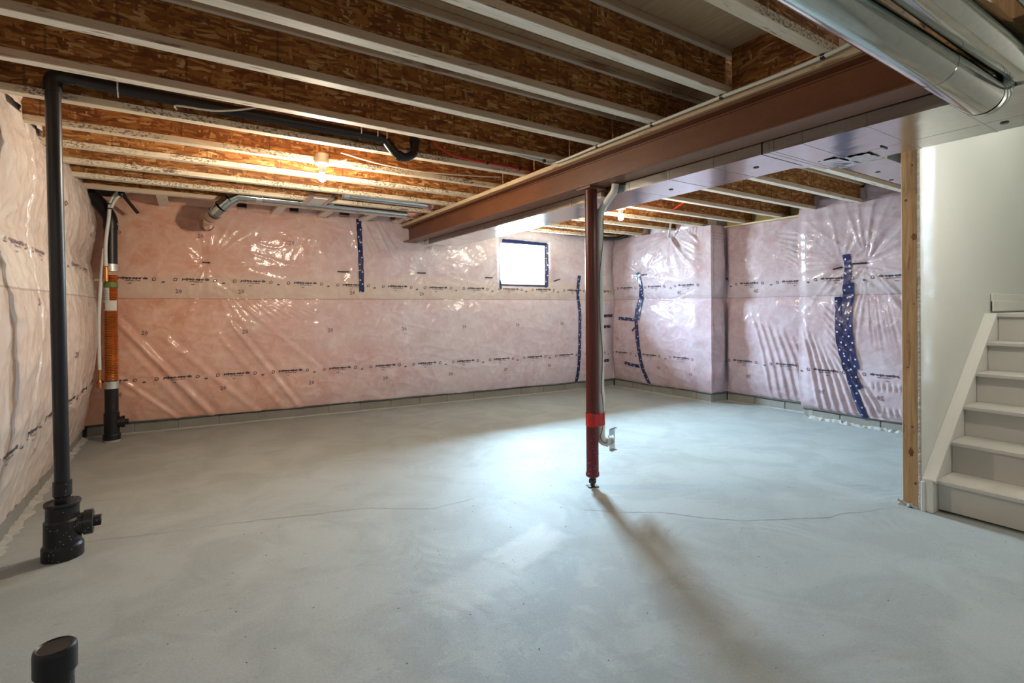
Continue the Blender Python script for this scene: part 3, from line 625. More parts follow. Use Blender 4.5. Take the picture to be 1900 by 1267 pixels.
# ------------------------------------------------------------------ window
win = empty('window_1', tuple(W['back'].P((s0 + s1) / 2, z0, -.2)), None, None); win['kind'] = 'structure'
def wbox(a0, a1, d0, d1, zz0, zz1, nm, mt, b=.003): return MB().box(a0, a1, d0, d1, zz0, zz1, Mb, b=b).build(nm, M[mt], win)
for a0, a1, zz0, zz1 in ((s0, s0 + .035, z0, z1), (s1 - .035, s1, z0, z1), (s0 + .035, s1 - .035, z0, z0 + .035), (s0 + .035, s1 - .035, z1 - .035, z1)): wbox(a0, a1, -.145, -.105, zz0, zz1, 'window_frame', 'window_white')
wbox((s0 + s1) / 2 - .012, (s0 + s1) / 2 + .012, -.142, -.110, z0 + .035, z1 - .035, 'mullion', 'window_white')
wbox(s0 + .036, (s0 + s1) / 2 - .013, -.128, -.125, z0 + .036, z1 - .036, 'pane', 'glass', .0005); wbox((s0 + s1) / 2 + .013, s1 - .036, -.134, -.131, z0 + .036, z1 - .036, 'pane', 'glass', .0005)
for a0, a1, zz0, zz1 in ((s0 - .004, s0 + .006, z0, z1), (s1 - .006, s1 + .004, z0, z1), (s0, s1, z0 - .004, z0 + .006), (s0, s1, z1 - .006, z1 + .004)): wbox(a0, a1, -.105, .02, zz0, zz1, 'reveal_lining', 'window_white', 0)
# blue tape round the opening, torn edges
tape(SB, [(s0 + .02, z1 + .03), (s0 + .25, z1 + .028), (s0 + .5, z1 + .02), (s1 + .03, z1 + .012)], .045, None, False, 'blue_tape', .012, 1)
tape(SB, [(s1 + .022, z1 + .02), (s1 + .02, z1 - .2), (s1 + .024, z0 + .2), (s1 + .022, z0 - .04)], .05, None, True, 'blue_tape', .012, 2)
tape(SB, [(s0 - .01, z0 - .012), (s0 + .3, z0 - .016), (s1, z0 - .018)], .022, None, False, 'blue_tape', .010, 3)
tape(SB, [(s0 - .012, z0 + .06), (s0 - .010, z0 - .07)], .035, None, False, 'blue_tape', .012, 4)
pw = portal(W['back'].P((s0 + s1) / 2, (z0 + z1) / 2, -.147), (0, 0, 0), s1 - s0, z1 - z0)
pw.rotation_mode = 'QUATERNION'; pw.rotation_quaternion = (W['back'].n).to_track_quat('-Z', 'Z')
# ------------------------------------------------------------------ insulation stuffed between the joist ends
JY = [6.455, 5.95, 5.51, 5.01, 4.53, 4.06, 3.56, 3.09, 2.62, 2.14, 1.67, 1.17, .695, .22, -.25, -.73, -1.2, -1.68, -2.15]   # far edge of each bottom flange
FW = .063; ZB = 2.40; ZT = 2.630
def puff(parent, x, y0, y1, z0, z1, bulge, sgn, mat, seed, name='insulation_tuft'):
    n = 14; m = 12; v = VN(seed + 200); vs = []
    for i in range(n + 1):
        for j in range(m + 1):
            a, b = i / n, j / m; d = bulge * (max(0, math.sin(a * math.pi)) ** .35) * (max(0, math.sin((.30 + .62 * b) * math.pi)) ** .5) + .05 * float(v(np.array(a * 3.), np.array(b * 3.))) + .022 * float(v(np.array(a * 9.), np.array(b * 6.)))
            vs.append((x + sgn * max(d, -.02), y0 + (y1 - y0) * a, z0 + (z1 - z0) * b))
    fs = [(i * (m + 1) + j, (i + 1) * (m + 1) + j, (i + 1) * (m + 1) + j + 1, i * (m + 1) + j + 1) for i in range(n) for j in range(m)]
    return MB().add(vs, fs, True).build(name, mat, parent)
for i in range(len(JY) - 1):
    ya, yb = JY[i + 1], JY[i] - FW
    if ya < 0: break
    if i > 0: puff(SL.o, -.86, ya + .002, yb - .002, 2.43, 2.63, .095, 1, M['ins_left'], i)
    if 4.35 < (ya + yb) / 2: puff(SR1.o, 6.03, ya + .002, yb - .002, 2.36, 2.63, .10, -1, M['ins_right'], i + 40)
    elif ya < 2.9 and ya > 1.3: puff(SR3.o, 6.13, ya + .002, yb - .002, 2.42, 2.63, .09, -1, M['ins_right'], i + 40)
# back wall rim band above the film, in the last bay
nseg = [(-.6, .5), (.60, 1.05), (1.15, 1.62), (1.74, 2.25), (2.4, 4.2), (4.2, 6.0)]
for k, (a, b) in enumerate(nseg):
    P = []; v = VN(300 + k); vs = []; n = 24; m = 8
    for i in range(n + 1):
        for j in range(m + 1):
            t = j / m; th = t * math.pi; d = .05 + .055 * math.sin(th) + .02 * float(v(np.array(i * .5), np.array(j * .5)))
            vs.append(W['back'].P(a + .88 + (b - a) * i / n, 2.43 + .20 * t, d * (.5 + .5 * min(1, math.sin(min(max(i / n, .02), .98) * math.pi) * 3))))
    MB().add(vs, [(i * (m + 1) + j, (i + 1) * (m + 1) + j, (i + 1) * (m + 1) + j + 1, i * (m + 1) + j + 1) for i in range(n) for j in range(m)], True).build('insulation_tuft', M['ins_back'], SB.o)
# yellow foam behind the joist ends over the recess, and its sill
for i in range(len(JY) - 1):
    ya, yb = JY[i + 1], JY[i] - FW
    if 2.95 < (ya + yb) / 2 < 4.4: puff(wall_r2, 6.40, ya + .002, yb - .002, 2.38, 2.63, .03, -1, M['foam'], i + 70, 'spray_foam')
MB().box(6.20, 6.45, 3.12, 4.33, 2.375, 2.398, b=.003).build('sill_plate', M['plate'], wall_r2)
# ------------------------------------------------------------------ floor joists
ordn = ['first', 'second', 'third', 'fourth', 'fifth', 'sixth', 'seventh', 'eighth', 'ninth', 'tenth', 'eleventh', 'twelfth', 'thirteenth', 'fourteenth', 'fifteenth', 'sixteenth', 'seventeenth', 'eighteenth', 'nineteenth']
def joist_meshes(x0, x1, tag):
    ms = {}
    for nm, bx, mt in (('bottom_flange', (x0, x1, -FW, 0, ZB - 2.4, .038), 'flange'), ('top_flange', (x0, x1, -FW, 0, ZT - 2.4 - .036, ZT - 2.4), 'flange'), ('web', (x0, x1, -FW / 2 - .006, -FW / 2 + .006, .036, ZT - 2.4 - .034), 'osb')):
        m = MB(); b = .0025 if 'flange' in nm else 0; m.box(*bx, b=b); me = bpy.data.meshes.new(nm); me.from_pydata([tuple(v) for v in m.v], [], m.f); me.materials.append(M[mt]); ms[nm] = me
    me = ms['bottom_flange'].copy(); me.materials[0] = M['flange_printed']; ms['printed'] = me
    return ms
ML = joist_meshes(-.93, 2.475, 'left'); MR = joist_meshes(2.49, 6.42, 'right')
def joist(y, ms, label, group, printed):
    r = empty('floor_joist', (0, y, 2.4), label, 'joist', group)
    for nm in ('bottom_flange', 'web', 'top_flange'):
        o = bpy.data.objects.new(nm, ms['printed'] if (nm == 'bottom_flange' and printed) else ms[nm]); C.objects.link(o); o.parent = r
    return r
for i, y in enumerate(JY[1:14]):
    joist(y, ML, '%s wooden I-joist from the back wall, left of the steel beam' % ordn[i], 'floor joists left of the beam', i in (1, 2, 3, 4, 5) or i == 10)
for i, y in enumerate([6.02, 5.58] + JY[3:11]):
    joist(y, MR, '%s wooden I-joist from the back wall, right of the steel beam' % ordn[i], 'floor joists right of the beam', i in (0, 1, 2, 3))
for i, y in enumerate((1.17, .695, .22)):
    pass
# short ladder blocks between the last joist and the back wall
for x, y1 in ((-.22, 6.54), (.86, 6.46), (1.36, 6.42), (1.86, 6.38), (2.28, 6.34)):
    m_ = Matrix.Translation((x, 0, 0)); o = MB().box(-.02, .07, 5.93, y1 + .08, 2.405, 2.44, m_, b=.002).build('wood_blocking', M['flange'])
    prop(o, 'short wood block from last joist to back wall, %s' % {-.22: 'behind the copper drain stack', .86: 'above the end of the elbowed duct', 1.36: 'behind the ceiling light', 1.86: 'just left of the hanging blue tape', 2.28: 'next to the beam end'}[x], 'block', 'blocks along the back wall top')
o = MB().box(2.385, 2.40, 1.172, 1.605, 2.402, 2.63).box(2.34, 2.385, 1.172, 1.26, 2.402, 2.60).build('web_blocking', M['osb']); prop(o, 'orange board blocking standing on the beam beside the white cable', 'block')
# floor stamp on the plywood
vs, fs = text_mesh('424', .085, 0, .002)
c = Vector((1.60, 1.33, 2.6295)); an = R_(-8)
MB().add([(c.x + (x * math.cos(an) - (-y) * math.sin(an)), c.y + (x * math.sin(an) + (-y) * math.cos(an)), c.z) for x, y in vs], fs).build('stamped_number', M['ink'], ceil)
# ------------------------------------------------------------------ steel beam
XB0, XB1, BZ0, BZ1 = 2.40, 2.565, 2.165, 2.362
BY0 = .80; beam = MB(); xc = (XB0 + XB1) / 2
beam.box(XB0, XB1, BY0, 6.46, BZ0, BZ0 + .012, b=.002).box(XB0, XB1, BY0, 6.46, BZ1 - .012, BZ1, b=.002).box(xc - .005, xc + .005, BY0, 6.46, BZ0 + .010, BZ1 - .010)
# the flange sits close to the web face in view: root fillets
beam.box(xc - .014, xc + .014, BY0, 6.46, BZ0 + .010, BZ0 + .020).box(xc - .014, xc + .014, BY0, 6.46, BZ1 - .020, BZ1 - .010)
o = beam.build('steel_beam', M['beam']); prop(o, 'long red-brown steel beam carrying the joists across the room', 'beam')
o = MB().box(2.375, 2.585, .80, 6.42, BZ1 + .001, 2.399, b=.003).build('beam_nailer', M['plate']); prop(o, 'pale wood plate lying on top of the steel beam', 'plank')
o = MB().box(2.40, 2.56, -2.6, .795, 2.285, 2.398, b=.003).box(2.41, 2.55, .70, .795, 2.17, 2.284, b=.003).build('wood_header', M['stud']); prop(o, 'orange-brown timber header glimpsed between the round ducts at the beam end', 'beam')
# ------------------------------------------------------------------ post
PX, PY = 2.482, 2.808
post = empty('steel_post', (PX, PY, 0), 'dark red adjustable steel post under the beam in mid room', 'post')
MB().tube([(PX, PY, .075), (PX, PY, 2.150)], .0445, 32).build('shaft', M['post'], post)
MB().lathe((PX, PY, .075), [(.0445, 0), (.049, .006), (.049, .028), (.0445, .034)], n=32).build('collar', M['post'], post)
MB().lathe((PX, PY, 0), [(.0, .055), (.019, .055), (.019, .078)], n=16).lathe((PX, PY, 0), [(.0, .028), (.028, .028), (.030, .034), (.030, .050), (.024, .058), (0, .058)], n=6).lathe((PX, PY, 0), [(.016, .006), (.016, .03)], n=12).build('jack_screw', M['steel_dark'], post, label='dark steel screw jack')
MB().box(-.038, .038, -.03, .03, .001, .007, Matrix.Translation((PX, PY, 0)) @ Matrix.Rotation(R_(-20), 4, 'Z'), b=.001).build('base_plate', M['steel_dark'], post)
MB().box(PX - .075, PX + .085, PY - .075, PY + .075, 2.150, 2.1645, b=.001).build('top_plate', M['beam'], post)
# ------------------------------------------------------------------ white vacuum pipe strapped to the post
Fv = Vector((math.sin(R_(32.6)), math.cos(R_(32.6)), 0)); Rv = Vector((math.cos(R_(32.6)), -math.sin(R_(32.6)), 0))
vp = Vector((PX, PY, 0)) + Rv * .068 + Fv * .030
vac = empty('vacuum_pipe', (vp.x, vp.y, .33), 'white plastic vacuum pipe strapped to the red post with its bend at the top', 'pipe')
up = vp + Vector((-.020, -.175, 0))
path = rnd_corner([vp + Vector((0, 0, .42)), vp + Vector((0, 0, 2.00)), up + Vector((0, 0, 2.115)), up + Vector((0, -.01, 2.163))], .06, 8)
MB().tube(path, .0255, 20).build('pipe', M['pvc'], vac)
for z in (.64, 1.33, 1.75, 1.98): MB().lathe(vp + Vector((0, 0, z)), [(.0255, -.037), (.030, -.035), (.030, .035), (.0255, .037)], n=24).build('coupling', M['pvc'], vac)
q = [vp + Vector((0, 0, .44)), vp + Vector((0, 0, .37)), vp + Rv * .012 + Vector((0, 0, .325)), vp + Rv * .055 + Vector((0, 0, .308))]
MB().tube(bez(q, 6), .031, 20).build('elbow', M['pvc'], vac)
ic = vp + Rv * .085 + Vector((0, 0, .335)); mi = Matrix.Translation(ic) @ Matrix.Rotation(R_(-32.6 + 50), 4, 'Z')
MB().box(-.040, .034, .0, .004, .03, .078, mi).box(-.040, .034, .0, .004, -.078, -.03, mi).box(.02, .034, .0, .004, -.03, .03, mi).box(-.040, .034, -.02, .0, -.082, -.078, mi).box(-.040, .034, -.02, .0, .078, .082, mi).build('inlet_bracket', M['galv'], vac, label='small metal mounting bracket')
MB().lathe(vp + Rv * .060 - Fv * .020 + Vector((0, 0, .325)), [(.0, .008), (.018, .008), (.020, .022), (.030, .022), (.032, .0)], axis=-Fv + Rv * .4, n=20).build('inlet_socket', M['pvc'], vac)
wr = [vp + Rv * .022 - Fv * .020 + Vector((0, 0, 1.98)), vp + Rv * .020 - Fv * .026 + Vector((0, 0, 1.8)), vp + Rv * .004 - Fv * .030 + Vector((0, 0, 1.65)), vp - Rv * .010 - Fv * .029 + Vector((0, 0, 1.5)), vp - Rv * .006 - Fv * .030 + Vector((0, 0, 1.2)), vp + Rv * .010 - Fv * .029 + Vector((0, 0, .95)), vp + Rv * .000 - Fv * .030 + Vector((0, 0, .72)), vp + Rv * .014 - Fv * .030 + Vector((0, 0, .56)), vp + Rv * .006 - Fv * .031 + Vector((0, 0, .42)), vp - Rv * .010 - Fv * .034 + Vector((0, 0, .36)), vp + Rv * .02 - Fv * .036 + Vector((0, 0, .315)), vp + Rv * .055 - Fv * .036 + Vector((0, 0, .34)), vp + Rv * .045 - Fv * .034 + Vector((0, 0, .37))]
MB().tube(bez(wr, 8), .0028, 6).build('signal_wire', M['wire_red'], vac, label='thin dark red wire taped along the pipe')
tp = MB(); ring = []
cc = (Vector((PX, PY, 0)) + vp) / 2; dv = (vp - Vector((PX, PY, 0))); uu = dv.normalized(); ww = Vector((-uu.y, uu.x, 0)); n = 40
for z in (.440, .455, .475, .50, .520, .535):
    for k in range(n):
        th = 2 * math.pi * k / n; ru = math.cos(th); rw = math.sin(th); base = Vector((PX, PY, 0)) if ru < 0 else vp; rr_ = .048 if ru < 0 else .031
        ring.append(base + uu * ru * rr_ + ww * rw * rr_ + Vector((0, 0, z + .004 * math.sin(th * 3 + z * 40))))
tp.add(ring, [(i * n + k, i * n + (k + 1) % n, (i + 1) * n + (k + 1) % n, (i + 1) * n + k) for i in range(5) for k in range(n)], True)
o = tp.build('tape_wrap', M['red_tape']); prop(o, 'bright red tape wrapped round the post and the white pipe', 'tape')
# ------------------------------------------------------------------ main duct
duct = empty('supply_duct', (2.8, 3, 2.105), 'long flat galvanised metal duct running beside the steel beam', 'duct')
DX0, DX1, DX2, DZ = 2.573, 2.985, 3.17, 2.103
def dsec(y0, y1, x1, x1b=None):
    x1b = x1b or x1; z1 = 2.38; vs = [(DX0, y0, DZ), (x1, y0, DZ), (x1, y0, z1), (DX0, y0, z1), (DX0, y1, DZ), (x1b, y1, DZ), (x1b, y1, z1), (DX0, y1, z1)]
    MB().add(vs, [(0, 1, 2, 3), (4, 7, 6, 5), (0, 4, 5, 1), (1, 5, 6, 2), (2, 6, 7, 3), (3, 7, 4, 0)]).build('duct_section', M['galv'], duct)
far = [5.98, 5.3, 4.55, 3.85, 3.15, 2.52, 2.18, 1.86, 1.56]
for a, b in zip(far[1:], far[:-1]): dsec(a + .002, b - .002, DX1)
near = [1.56, 1.50, 1.36, 1.07, .78, .1, -.6, -1.3, -2.0, -2.6]
dsec(1.505, 1.555, DX2 - .03, DX1)
for a, b in zip(near[2:], near[1:-1]): dsec(a + .002, b - .002, DX2)
for y in far[1:-1] + [1.53, 1.50, 1.36, 1.07, .78, .1]:
    x1 = DX1 if y > 1.55 else DX2; t_ = .012 if y not in (1.36, 1.53) else .022
    MB().box(DX0 - .004, x1 + .003, y - t_ / 2, y + t_ / 2, DZ - .0014, DZ).box(DX0 - .002, DX0, y - t_ / 2, y + t_ / 2, DZ - .0014, 2.38).build('seam_cleat', M['galv'], duct)
def screw(x, y): MB().lathe((x, y, DZ), [(.0, -.004), (.014, -.004), (.017, 0)], n=10).build('plug', M['black_plastic'], duct)
for x, y in ((2.78, 1.72), (2.80, 2.35), (3.04, .72), (2.8, 3.0)): screw(x, y)
MB().box(2.95, 3.02, 1.155, 1.163, DZ - .0045, DZ - .0005).build('mark', M['black_plastic'], duct)
MB().box(DX1 + .0, DX1 + .003, -2.6, 1.36, DZ - .0008, DZ - .0001).build('longitudinal_seam', M['galv'], duct)
# end of trunk, stepped foil seal
MB().box(DX0 - .004, 2.80, 5.97, 6.02, DZ - .004, 2.3, b=.002).box(2.60, 2.72, 6.02, 6.20, 2.115, 2.30, b=.002).build('end_cap', M['plain_foil'], duct)
# crumpled foil patch bridging trunk and branch
def crumple(P00, P10, P11, P01, n, m, amp, seed):
    v = VN(seed); vs = []
    for i in range(n + 1):
        for j in range(m + 1):
            a, b = i / n, j / m; p = Vector(P00) * (1 - a) * (1 - b) + Vector(P10) * a * (1 - b) + Vector(P11) * a * b + Vector(P01) * (1 - a) * b
            vs.append(p + Vector((0, 0, 1)) * amp * float(v(np.array(i * .9), np.array(j * .9)))) 
    return vs, [(i * (m + 1) + j, (i + 1) * (m + 1) + j, (i + 1) * (m + 1) + j + 1, i * (m + 1) + j + 1) for i in range(n) for j in range(m)]
MB().add(*crumple((2.985, 1.62, 2.108), (2.96, 1.38, 2.098), (3.24, 1.34, 2.10), (3.10, 1.64, 2.125), 14, 10, .011, 5)).add(*crumple((3.00, 1.35, 2.098), (3.02, 1.24, 2.097), (3.175, 1.24, 2.097), (3.2, 1.37, 2.10), 10, 8, .008, 6)).build('foil_tape', M['foil'], duct, label='crumpled silver foil tape patch')
br = empty('branch_duct', (4.2, 1.6, 2.25), 'short grey sheet metal box duct disappearing behind the wooden stud', 'duct')
MB().box(3.80, 5.2, 1.47, 1.73, 2.25, 2.385, b=.002).build('duct_section', M['galv'], br)
MB().box(3.785, 3.80, 1.46, 1.74, 2.245, 2.39, b=.001).build('end_flange', M['plain_foil'], br)
MB().box(3.2, 3.785, 1.50, 1.70, 2.30, 2.385, b=.002).build('neck', M['galv'], br)
for x, y in ((4.15, 1.65), (4.5, 1.70)): MB().lathe((x, y, 2.25), [(.0, -.003), (.014, -.003), (.017, 0)], n=10).build('plug', M['black_plastic'], br)
# ------------------------------------------------------------------ big round ducts at the upper right
def rduct(label, A, B, r, end):
    A = Vector(A); B = Vector(B); t = (B - A).normalized(); o = empty('round_duct', tuple(A), label, 'duct', 'round ducts at the upper right')
    MB().tube([A - t * 2.0, B - t * .36], r, 48).build('duct_pipe', M['galv_round'], o)
    MB().tube([B - t * .362, B - t * .02], r + .0015, 48).build('sleeve', M['galv_round'], o)
    # elbow turning up in gores
    upv = Vector((0, 0, 1)); pts = []; rb = .085
    c0 = B - t * .02
    for k in range(6):
        a = k / 5 * math.pi / 2 * .95; pts.append(c0 + t * rb * math.sin(a) + upv * rb * (1 - math.cos(a)))
    for k in range(5):
        g = [pts[k], pts[k] * .05 + pts[k + 1] * .95, pts[k + 1]]
        MB().tube([pts[k], pts[k + 1]], [r + .003, r + .0015], 48).build('elbow_gore', M['galv_round'], o)
        MB().tube([pts[k + 1] - (pts[k + 1] - pts[k]) * .04, pts[k + 1]], r + .0045, 48, caps=False).build('crimp_ring', M['galv_round'], o)
    return o
rduct('nearer lower round galvanised duct whose bent end tucks against the flat duct', (1.45, .735, 2.175), (2.50, .648, 2.068), .0635, 0)
rduct('second round galvanised duct, running above and beside the bent one at the top right', (1.45, .585, 2.205), (3.02, .553, 2.165), .0665, 0)
rduct('round galvanised duct just showing in the top right corner', (1.45, .37, 2.19), (2.98, .37, 2.19), .08, 0)
# ------------------------------------------------------------------ stud and rough drywall edge
wst = wall_stair
st = MB(); st.box(3.933, 3.971, 1.345, 1.433, .012, 2.30, b=.003); stud = st.build('end_stud', M['stud'], wst, label='knotty bare pine stud ending the wall')
def knot(y, z, r, asp=1.5):
    mb_ = MB(); n = 18; c = Vector((3.9325, y, z))
    for k0, (ra, rb_) in enumerate(((0, .35), (.35, .7), (.7, 1.0))):
        pass
    vs = [c + Vector((-.0012, 0, 0))] + [c + Vector((-.0006, math.cos(2 * math.pi * k / n) * r * (1 + .2 * math.sin(k * 2.3)), math.sin(2 * math.pi * k / n) * r * asp * (1 + .18 * math.cos(k * 1.7)))) for k in range(n)]
    mb_.add(vs, [(0, 1 + k, 1 + (k + 1) % n) for k in range(n)]); mb_.build('knot', M['knot'], wst)
def knot_mat():
    t = NT('wood_knot'); d = t.noise(t.coord((1, 1, .6)), 60, 3, .6, 2.0); t.set(Base_Color=t.ramp(d, [(.3, (.05, .015, .008)), (.55, (.20, .06, .02)), (.75, (.33, .13, .02))]), Roughness=.35); return t.m
M['knot'] = knot_mat()
knot(1.385, .355, .013, 2.2); knot(1.362, .16, .007, 1.4); knot(1.378, .52, .007, .8); knot(1.362, 1.74, .015, 1.5); knot(1.405, 1.98, .009, 1.0); knot(1.365, 1.31, .004); knot(1.40, .90, .004); knot(1.37, 2.2, .005)
ed = []; zz = 0
while zz < 2.6: ed.append(zz); zz += .012
vs = []; 
for z in ed:
    j = random.uniform(-.0035, .0035) + (.006 if abs(z - 1.45) < .03 else 0); vs += [(3.928 + j, 1.3455, z), (3.926 + j, 1.3385, z), (3.929 + j * .5, 1.3302, z), (3.9345, 1.3302, z), (3.9345, 1.3455, z)]
MB().add(vs, [(5 * i + k, 5 * i + (k + 1) % 5, 5 * i + 5 + (k + 1) % 5, 5 * i + 5 + k) for i in range(len(ed) - 1) for k in range(5)]).build('drywall_edge', M['drywall_edge'], wst)
for x in (4.36, 4.77, 5.18, 5.59, 6.0): MB().box(x, x + .038, 1.345, 1.433, .04, 2.60, b=.002).build('stud', M['stud'], wst)
MB().box(3.94, 6.1, 1.345, 1.433, 0, .038, b=.002).build('bottom_plate', M['stud'], wst)
MB().add(*crumple((3.915, 1.30, .002), (3.915, 1.46, .002), (3.94, 1.46, .03), (3.94, 1.30, .02), 12, 4, .03, 9)).build('mortar_crumb', M['mortar'], wst)
# ------------------------------------------------------------------ stairs
stairs = empty('staircase', (4.02, .8, 0), 'primed white wooden staircase rising to the right of the stud wall', 'staircase')
RISE, RUN, XS = .2065, .2345, 4.005; SY0, SY1 = .325, 1.268
for k in range(6):
    x = XS + RUN * k; z = RISE * k
    MB().box(x, x + .018, SY0, SY1, z + (.012 if k == 0 else 0), z + RISE - .026, b=.001).build('riser', M['stair_paint'], stairs)
    if k < 5: MB().box(x - .038, x + RUN + .005, SY0, SY1, z + RISE - .030, z + RISE, b=.006).build('tread', M['stair_paint'], stairs)
zl = RISE * 6
MB().box(XS + RUN * 5 - .03, 6.39, SY0, SY1 + .06, zl - .030, zl, b=.004).build('landing', M['stair_paint'], stairs)
# closed stringer against the wall
A0 = (3.94, 0); pts = [(3.955, 0.0), (3.955, .185), (5.12, 1.212), (5.30, 1.212), (5.30, .8), (4.35, 0.0)]
def prism(pts, y0, y1): n = len(pts); return [(x, y0, z) for x, z in pts] + [(x, y1, z) for x, z in pts], [tuple(range(n)), tuple(reversed(range(n, 2 * n)))] + [((i + 1) % n, i, n + i, n + (i + 1) % n) for i in range(n)]
MB().add(*prism(pts, 1.27, 1.3285)).build('stringer', M['white_paint'], stairs)
sl = math.atan2(1.03, 1.17); dx, dz = math.sin(sl) * .022, math.cos(sl) * .022
cap = [(3.942, .186), (5.125, 1.222), (5.125 - dx, 1.222 + dz), (3.942 - dx, .186 + dz)]
MB().add(*prism(cap, 1.258, 1.3285)).build('stringer_cap', M['white_paint'], stairs)
MB().box(3.925, 3.953, 1.27, 1.3285, .0, .21, b=.003).build('end_block', M['white_paint'], stairs)
MB().box(3.912, 3.925, 1.31, 1.3285, .0, .19, b=.003).build('corner_bead', M['white_paint'], stairs)
MB().box(SY0 * 0 + 5.24, 6.39, 1.314, 1.3285, zl + .012, zl + .15, b=.004).box(5.24, 6.39, 1.310, 1.3285, zl + .012, zl + .095, b=.004).build('baseboard_landing', M['white_paint'], kind='structure')
# ------------------------------------------------------------------ tall drain pipe at the left
lx, ly = -.555, 3.555
dp = empty('drain_pipe', (lx, ly, 0), 'tall thin black drain pipe rising beside the left wall and turning along the joists', 'pipe')
top = Vector((-.565, 3.435, 2.50)); zt = .34
b0 = Vector((lx, ly, zt)); tr = [b0, top, Vector((-.36, 3.425, 2.485)), Vector((.3, 3.43, 2.475)), Vector((1.13, 3.43, 2.468))]
MB().tube(rnd_corner(tr[:3], .05, 8) + [tr[3], tr[4]], .0325, 28).build('pipe', M['abs'], dp)
MB().tube(rnd_corner([top - Vector((0, -.006, .09)), top, top + Vector((.09, -.003, -.005))], .055, 8), .038, 28).build('elbow', M['abs'], dp)
tq = bez([(1.10, 3.43, 2.468), (1.16, 3.43, 2.462), (1.20, 3.43, 2.42), (1.25, 3.43, 2.375), (1.31, 3.43, 2.365), (1.365, 3.43, 2.40), (1.378, 3.43, 2.47), (1.378, 3.43, 2.625)], 6)
MB().tube(tq, .030, 24).build('trap_bend', M['abs'], dp)
for i in (0, 18, 36): MB().tube([tq[i], tq[i] + (tq[i + 1] - tq[i]).normalized() * .03], .036, 24).build('coupling', M['abs'], dp)
for x in (-.30, .99, 1.10, 1.165): MB().tube([(x, 3.43, 2.62), (x, 3.405, 2.55), (x, 3.392, 2.475), (x, 3.43, 2.437)], .0045, 6).build('hanger_strap', M['plain_foil'], dp)
MB().lathe((lx, ly, 0), [(.033, .40), (.040, .398), (.040, .325), (.033, .315), (.033, .285)], n=28).build('coupling', M['abs_speck'], dp)
co = empty('cleanout_tee', (lx, ly, 0), 'black cleanout fitting at the foot of the tall left pipe', 'pipe fitting')
MB().lathe((lx, ly, 0), [(.034, .285), (.055, .283), (.076, .292), (.078, .285), (.076, .275), (.070, .268), (.070, .205), (.078, .195), (.079, .075), (.088, .062), (.088, .0)], n=36).build('tee_body', M['abs_speck'], co)
ba = Vector((.995, .04, 0)).normalized(); bc = Vector((lx, ly, .158))
MB().lathe(bc, [(.055, .04), (.055, .085), (.064, .087), (.064, .125), (.058, .128), (.0, .128)], axis=ba, n=32).build('branch_socket', M['abs_speck'], co)
MB().lathe(bc, [(.032, .128), (.032, .160), (.0, .160)], axis=ba, n=4).build('plug', M['abs_speck'], co)
# capped stub, lower left
cx_, cy_ = -.352, 2.085
for zc in (0,):
    cs = empty('capped_pipe_stub', (cx_, cy_, 0), 'short thick black pipe stub with a flat cap at the lower left', 'pipe')
sx_, sy_ = -.300, 1.815
cs.location = (sx_, sy_, 0); WL[cs.name] = (sx_, sy_, 0)
MB().lathe((sx_, sy_, 0), [(.0405, .34), (.0405, .0)], n=36).build('pipe', M['abs_speck'], cs)
MB().lathe((sx_, sy_, 0), [(.0, .398), (.036, .399), (.041, .402), (.0455, .398), (.047, .390), (.047, .335), (.0405, .332)], n=40).build('cap', M['abs'], cs)
# ------------------------------------------------------------------ copper-wound stack in the corner
kx, ky = -.625, 6.40; r0 = .056
ds = empty('drain_stack', (kx, ky, 0), 'vertical drain stack wound with copper coil in the back left corner', 'pipe')
MB().tube([(kx, ky, .10), (kx, ky, .545)], .056, 28).build('lower_pipe', M['abs'], ds)
coil = []; 
z = .615
mbc = MB(); ncoil = 62
for i in range(ncoil): 
    zz = .612 + i * .0168; mbc.lathe((kx, ky, zz), [(.049, -.0084), (.055, -.005), (.0575, 0), (.055, .005), (.049, .0084)], n=22)
mbc.build('copper_coil', M['copper_dark'], ds, label='tightly wound orange copper tube'); ds.children[-1]['kind'] = 'stuff'
for zc, h in ((.56, .036), (1.72, .036)): MB().lathe((kx, ky, zc), [(.052, -h), (.060, -h), (.060, h), (.052, h)], n=28).build('band_clamp', M['plain_foil'], ds, label='silver band clamp')
MB().lathe((kx, ky, 0), [(.0585, 1.525), (.0585, 1.575)], n=28).build('band', M['green_band'], ds, label='green band')
def arc_patch(z0, z1, a0, a1, r, mat, nm, lb):
    n = 12; vs = []; 
    for k in range(n + 1):
        a = a0 + (a1 - a0) * k / n; d = -Fv * math.cos(a) + Rv * math.sin(a); vs += [Vector((kx, ky, z0)) + d * r, Vector((kx, ky, z1)) + d * r]
    return MB().add(vs, [(2 * k, 2 * k + 2, 2 * k + 3, 2 * k + 1) for k in range(n)], True).build(nm, M[mat], ds, label=lb)
l1 = arc_patch(1.39, 1.52, -1.4, .45, .0600, 'label_paper', 'sticker', 'white paper sticker'); l2 = arc_patch(1.295, 1.395, -1.5, 1.5, .0605, 'label_paper', 'sticker', 'wider white paper sticker')
for k in range(6): arc_patch(1.405 + k * .018, 1.409 + k * .018, -1.15, .2 - .1 * (k % 3), .0608, 'ink_faint', 'print_line', 'grey print line')
arc_patch(1.31, 1.37, -.55, -.30, .0612, 'ink_red', 'print_mark', 'red print mark')
MB().tube([(kx, ky, 1.74), (kx, ky, 2.13)], .054, 28).build('upper_pipe', M['abs'], ds)
el = rnd_corner([(kx, ky, 2.10), (kx, ky, 2.22), (kx - .12, ky + .02, 2.40), (kx - .20, ky + .02, 2.48)], .06, 6)
MB().tube(el, .060, 28).build('offset_bend', M['abs'], ds)
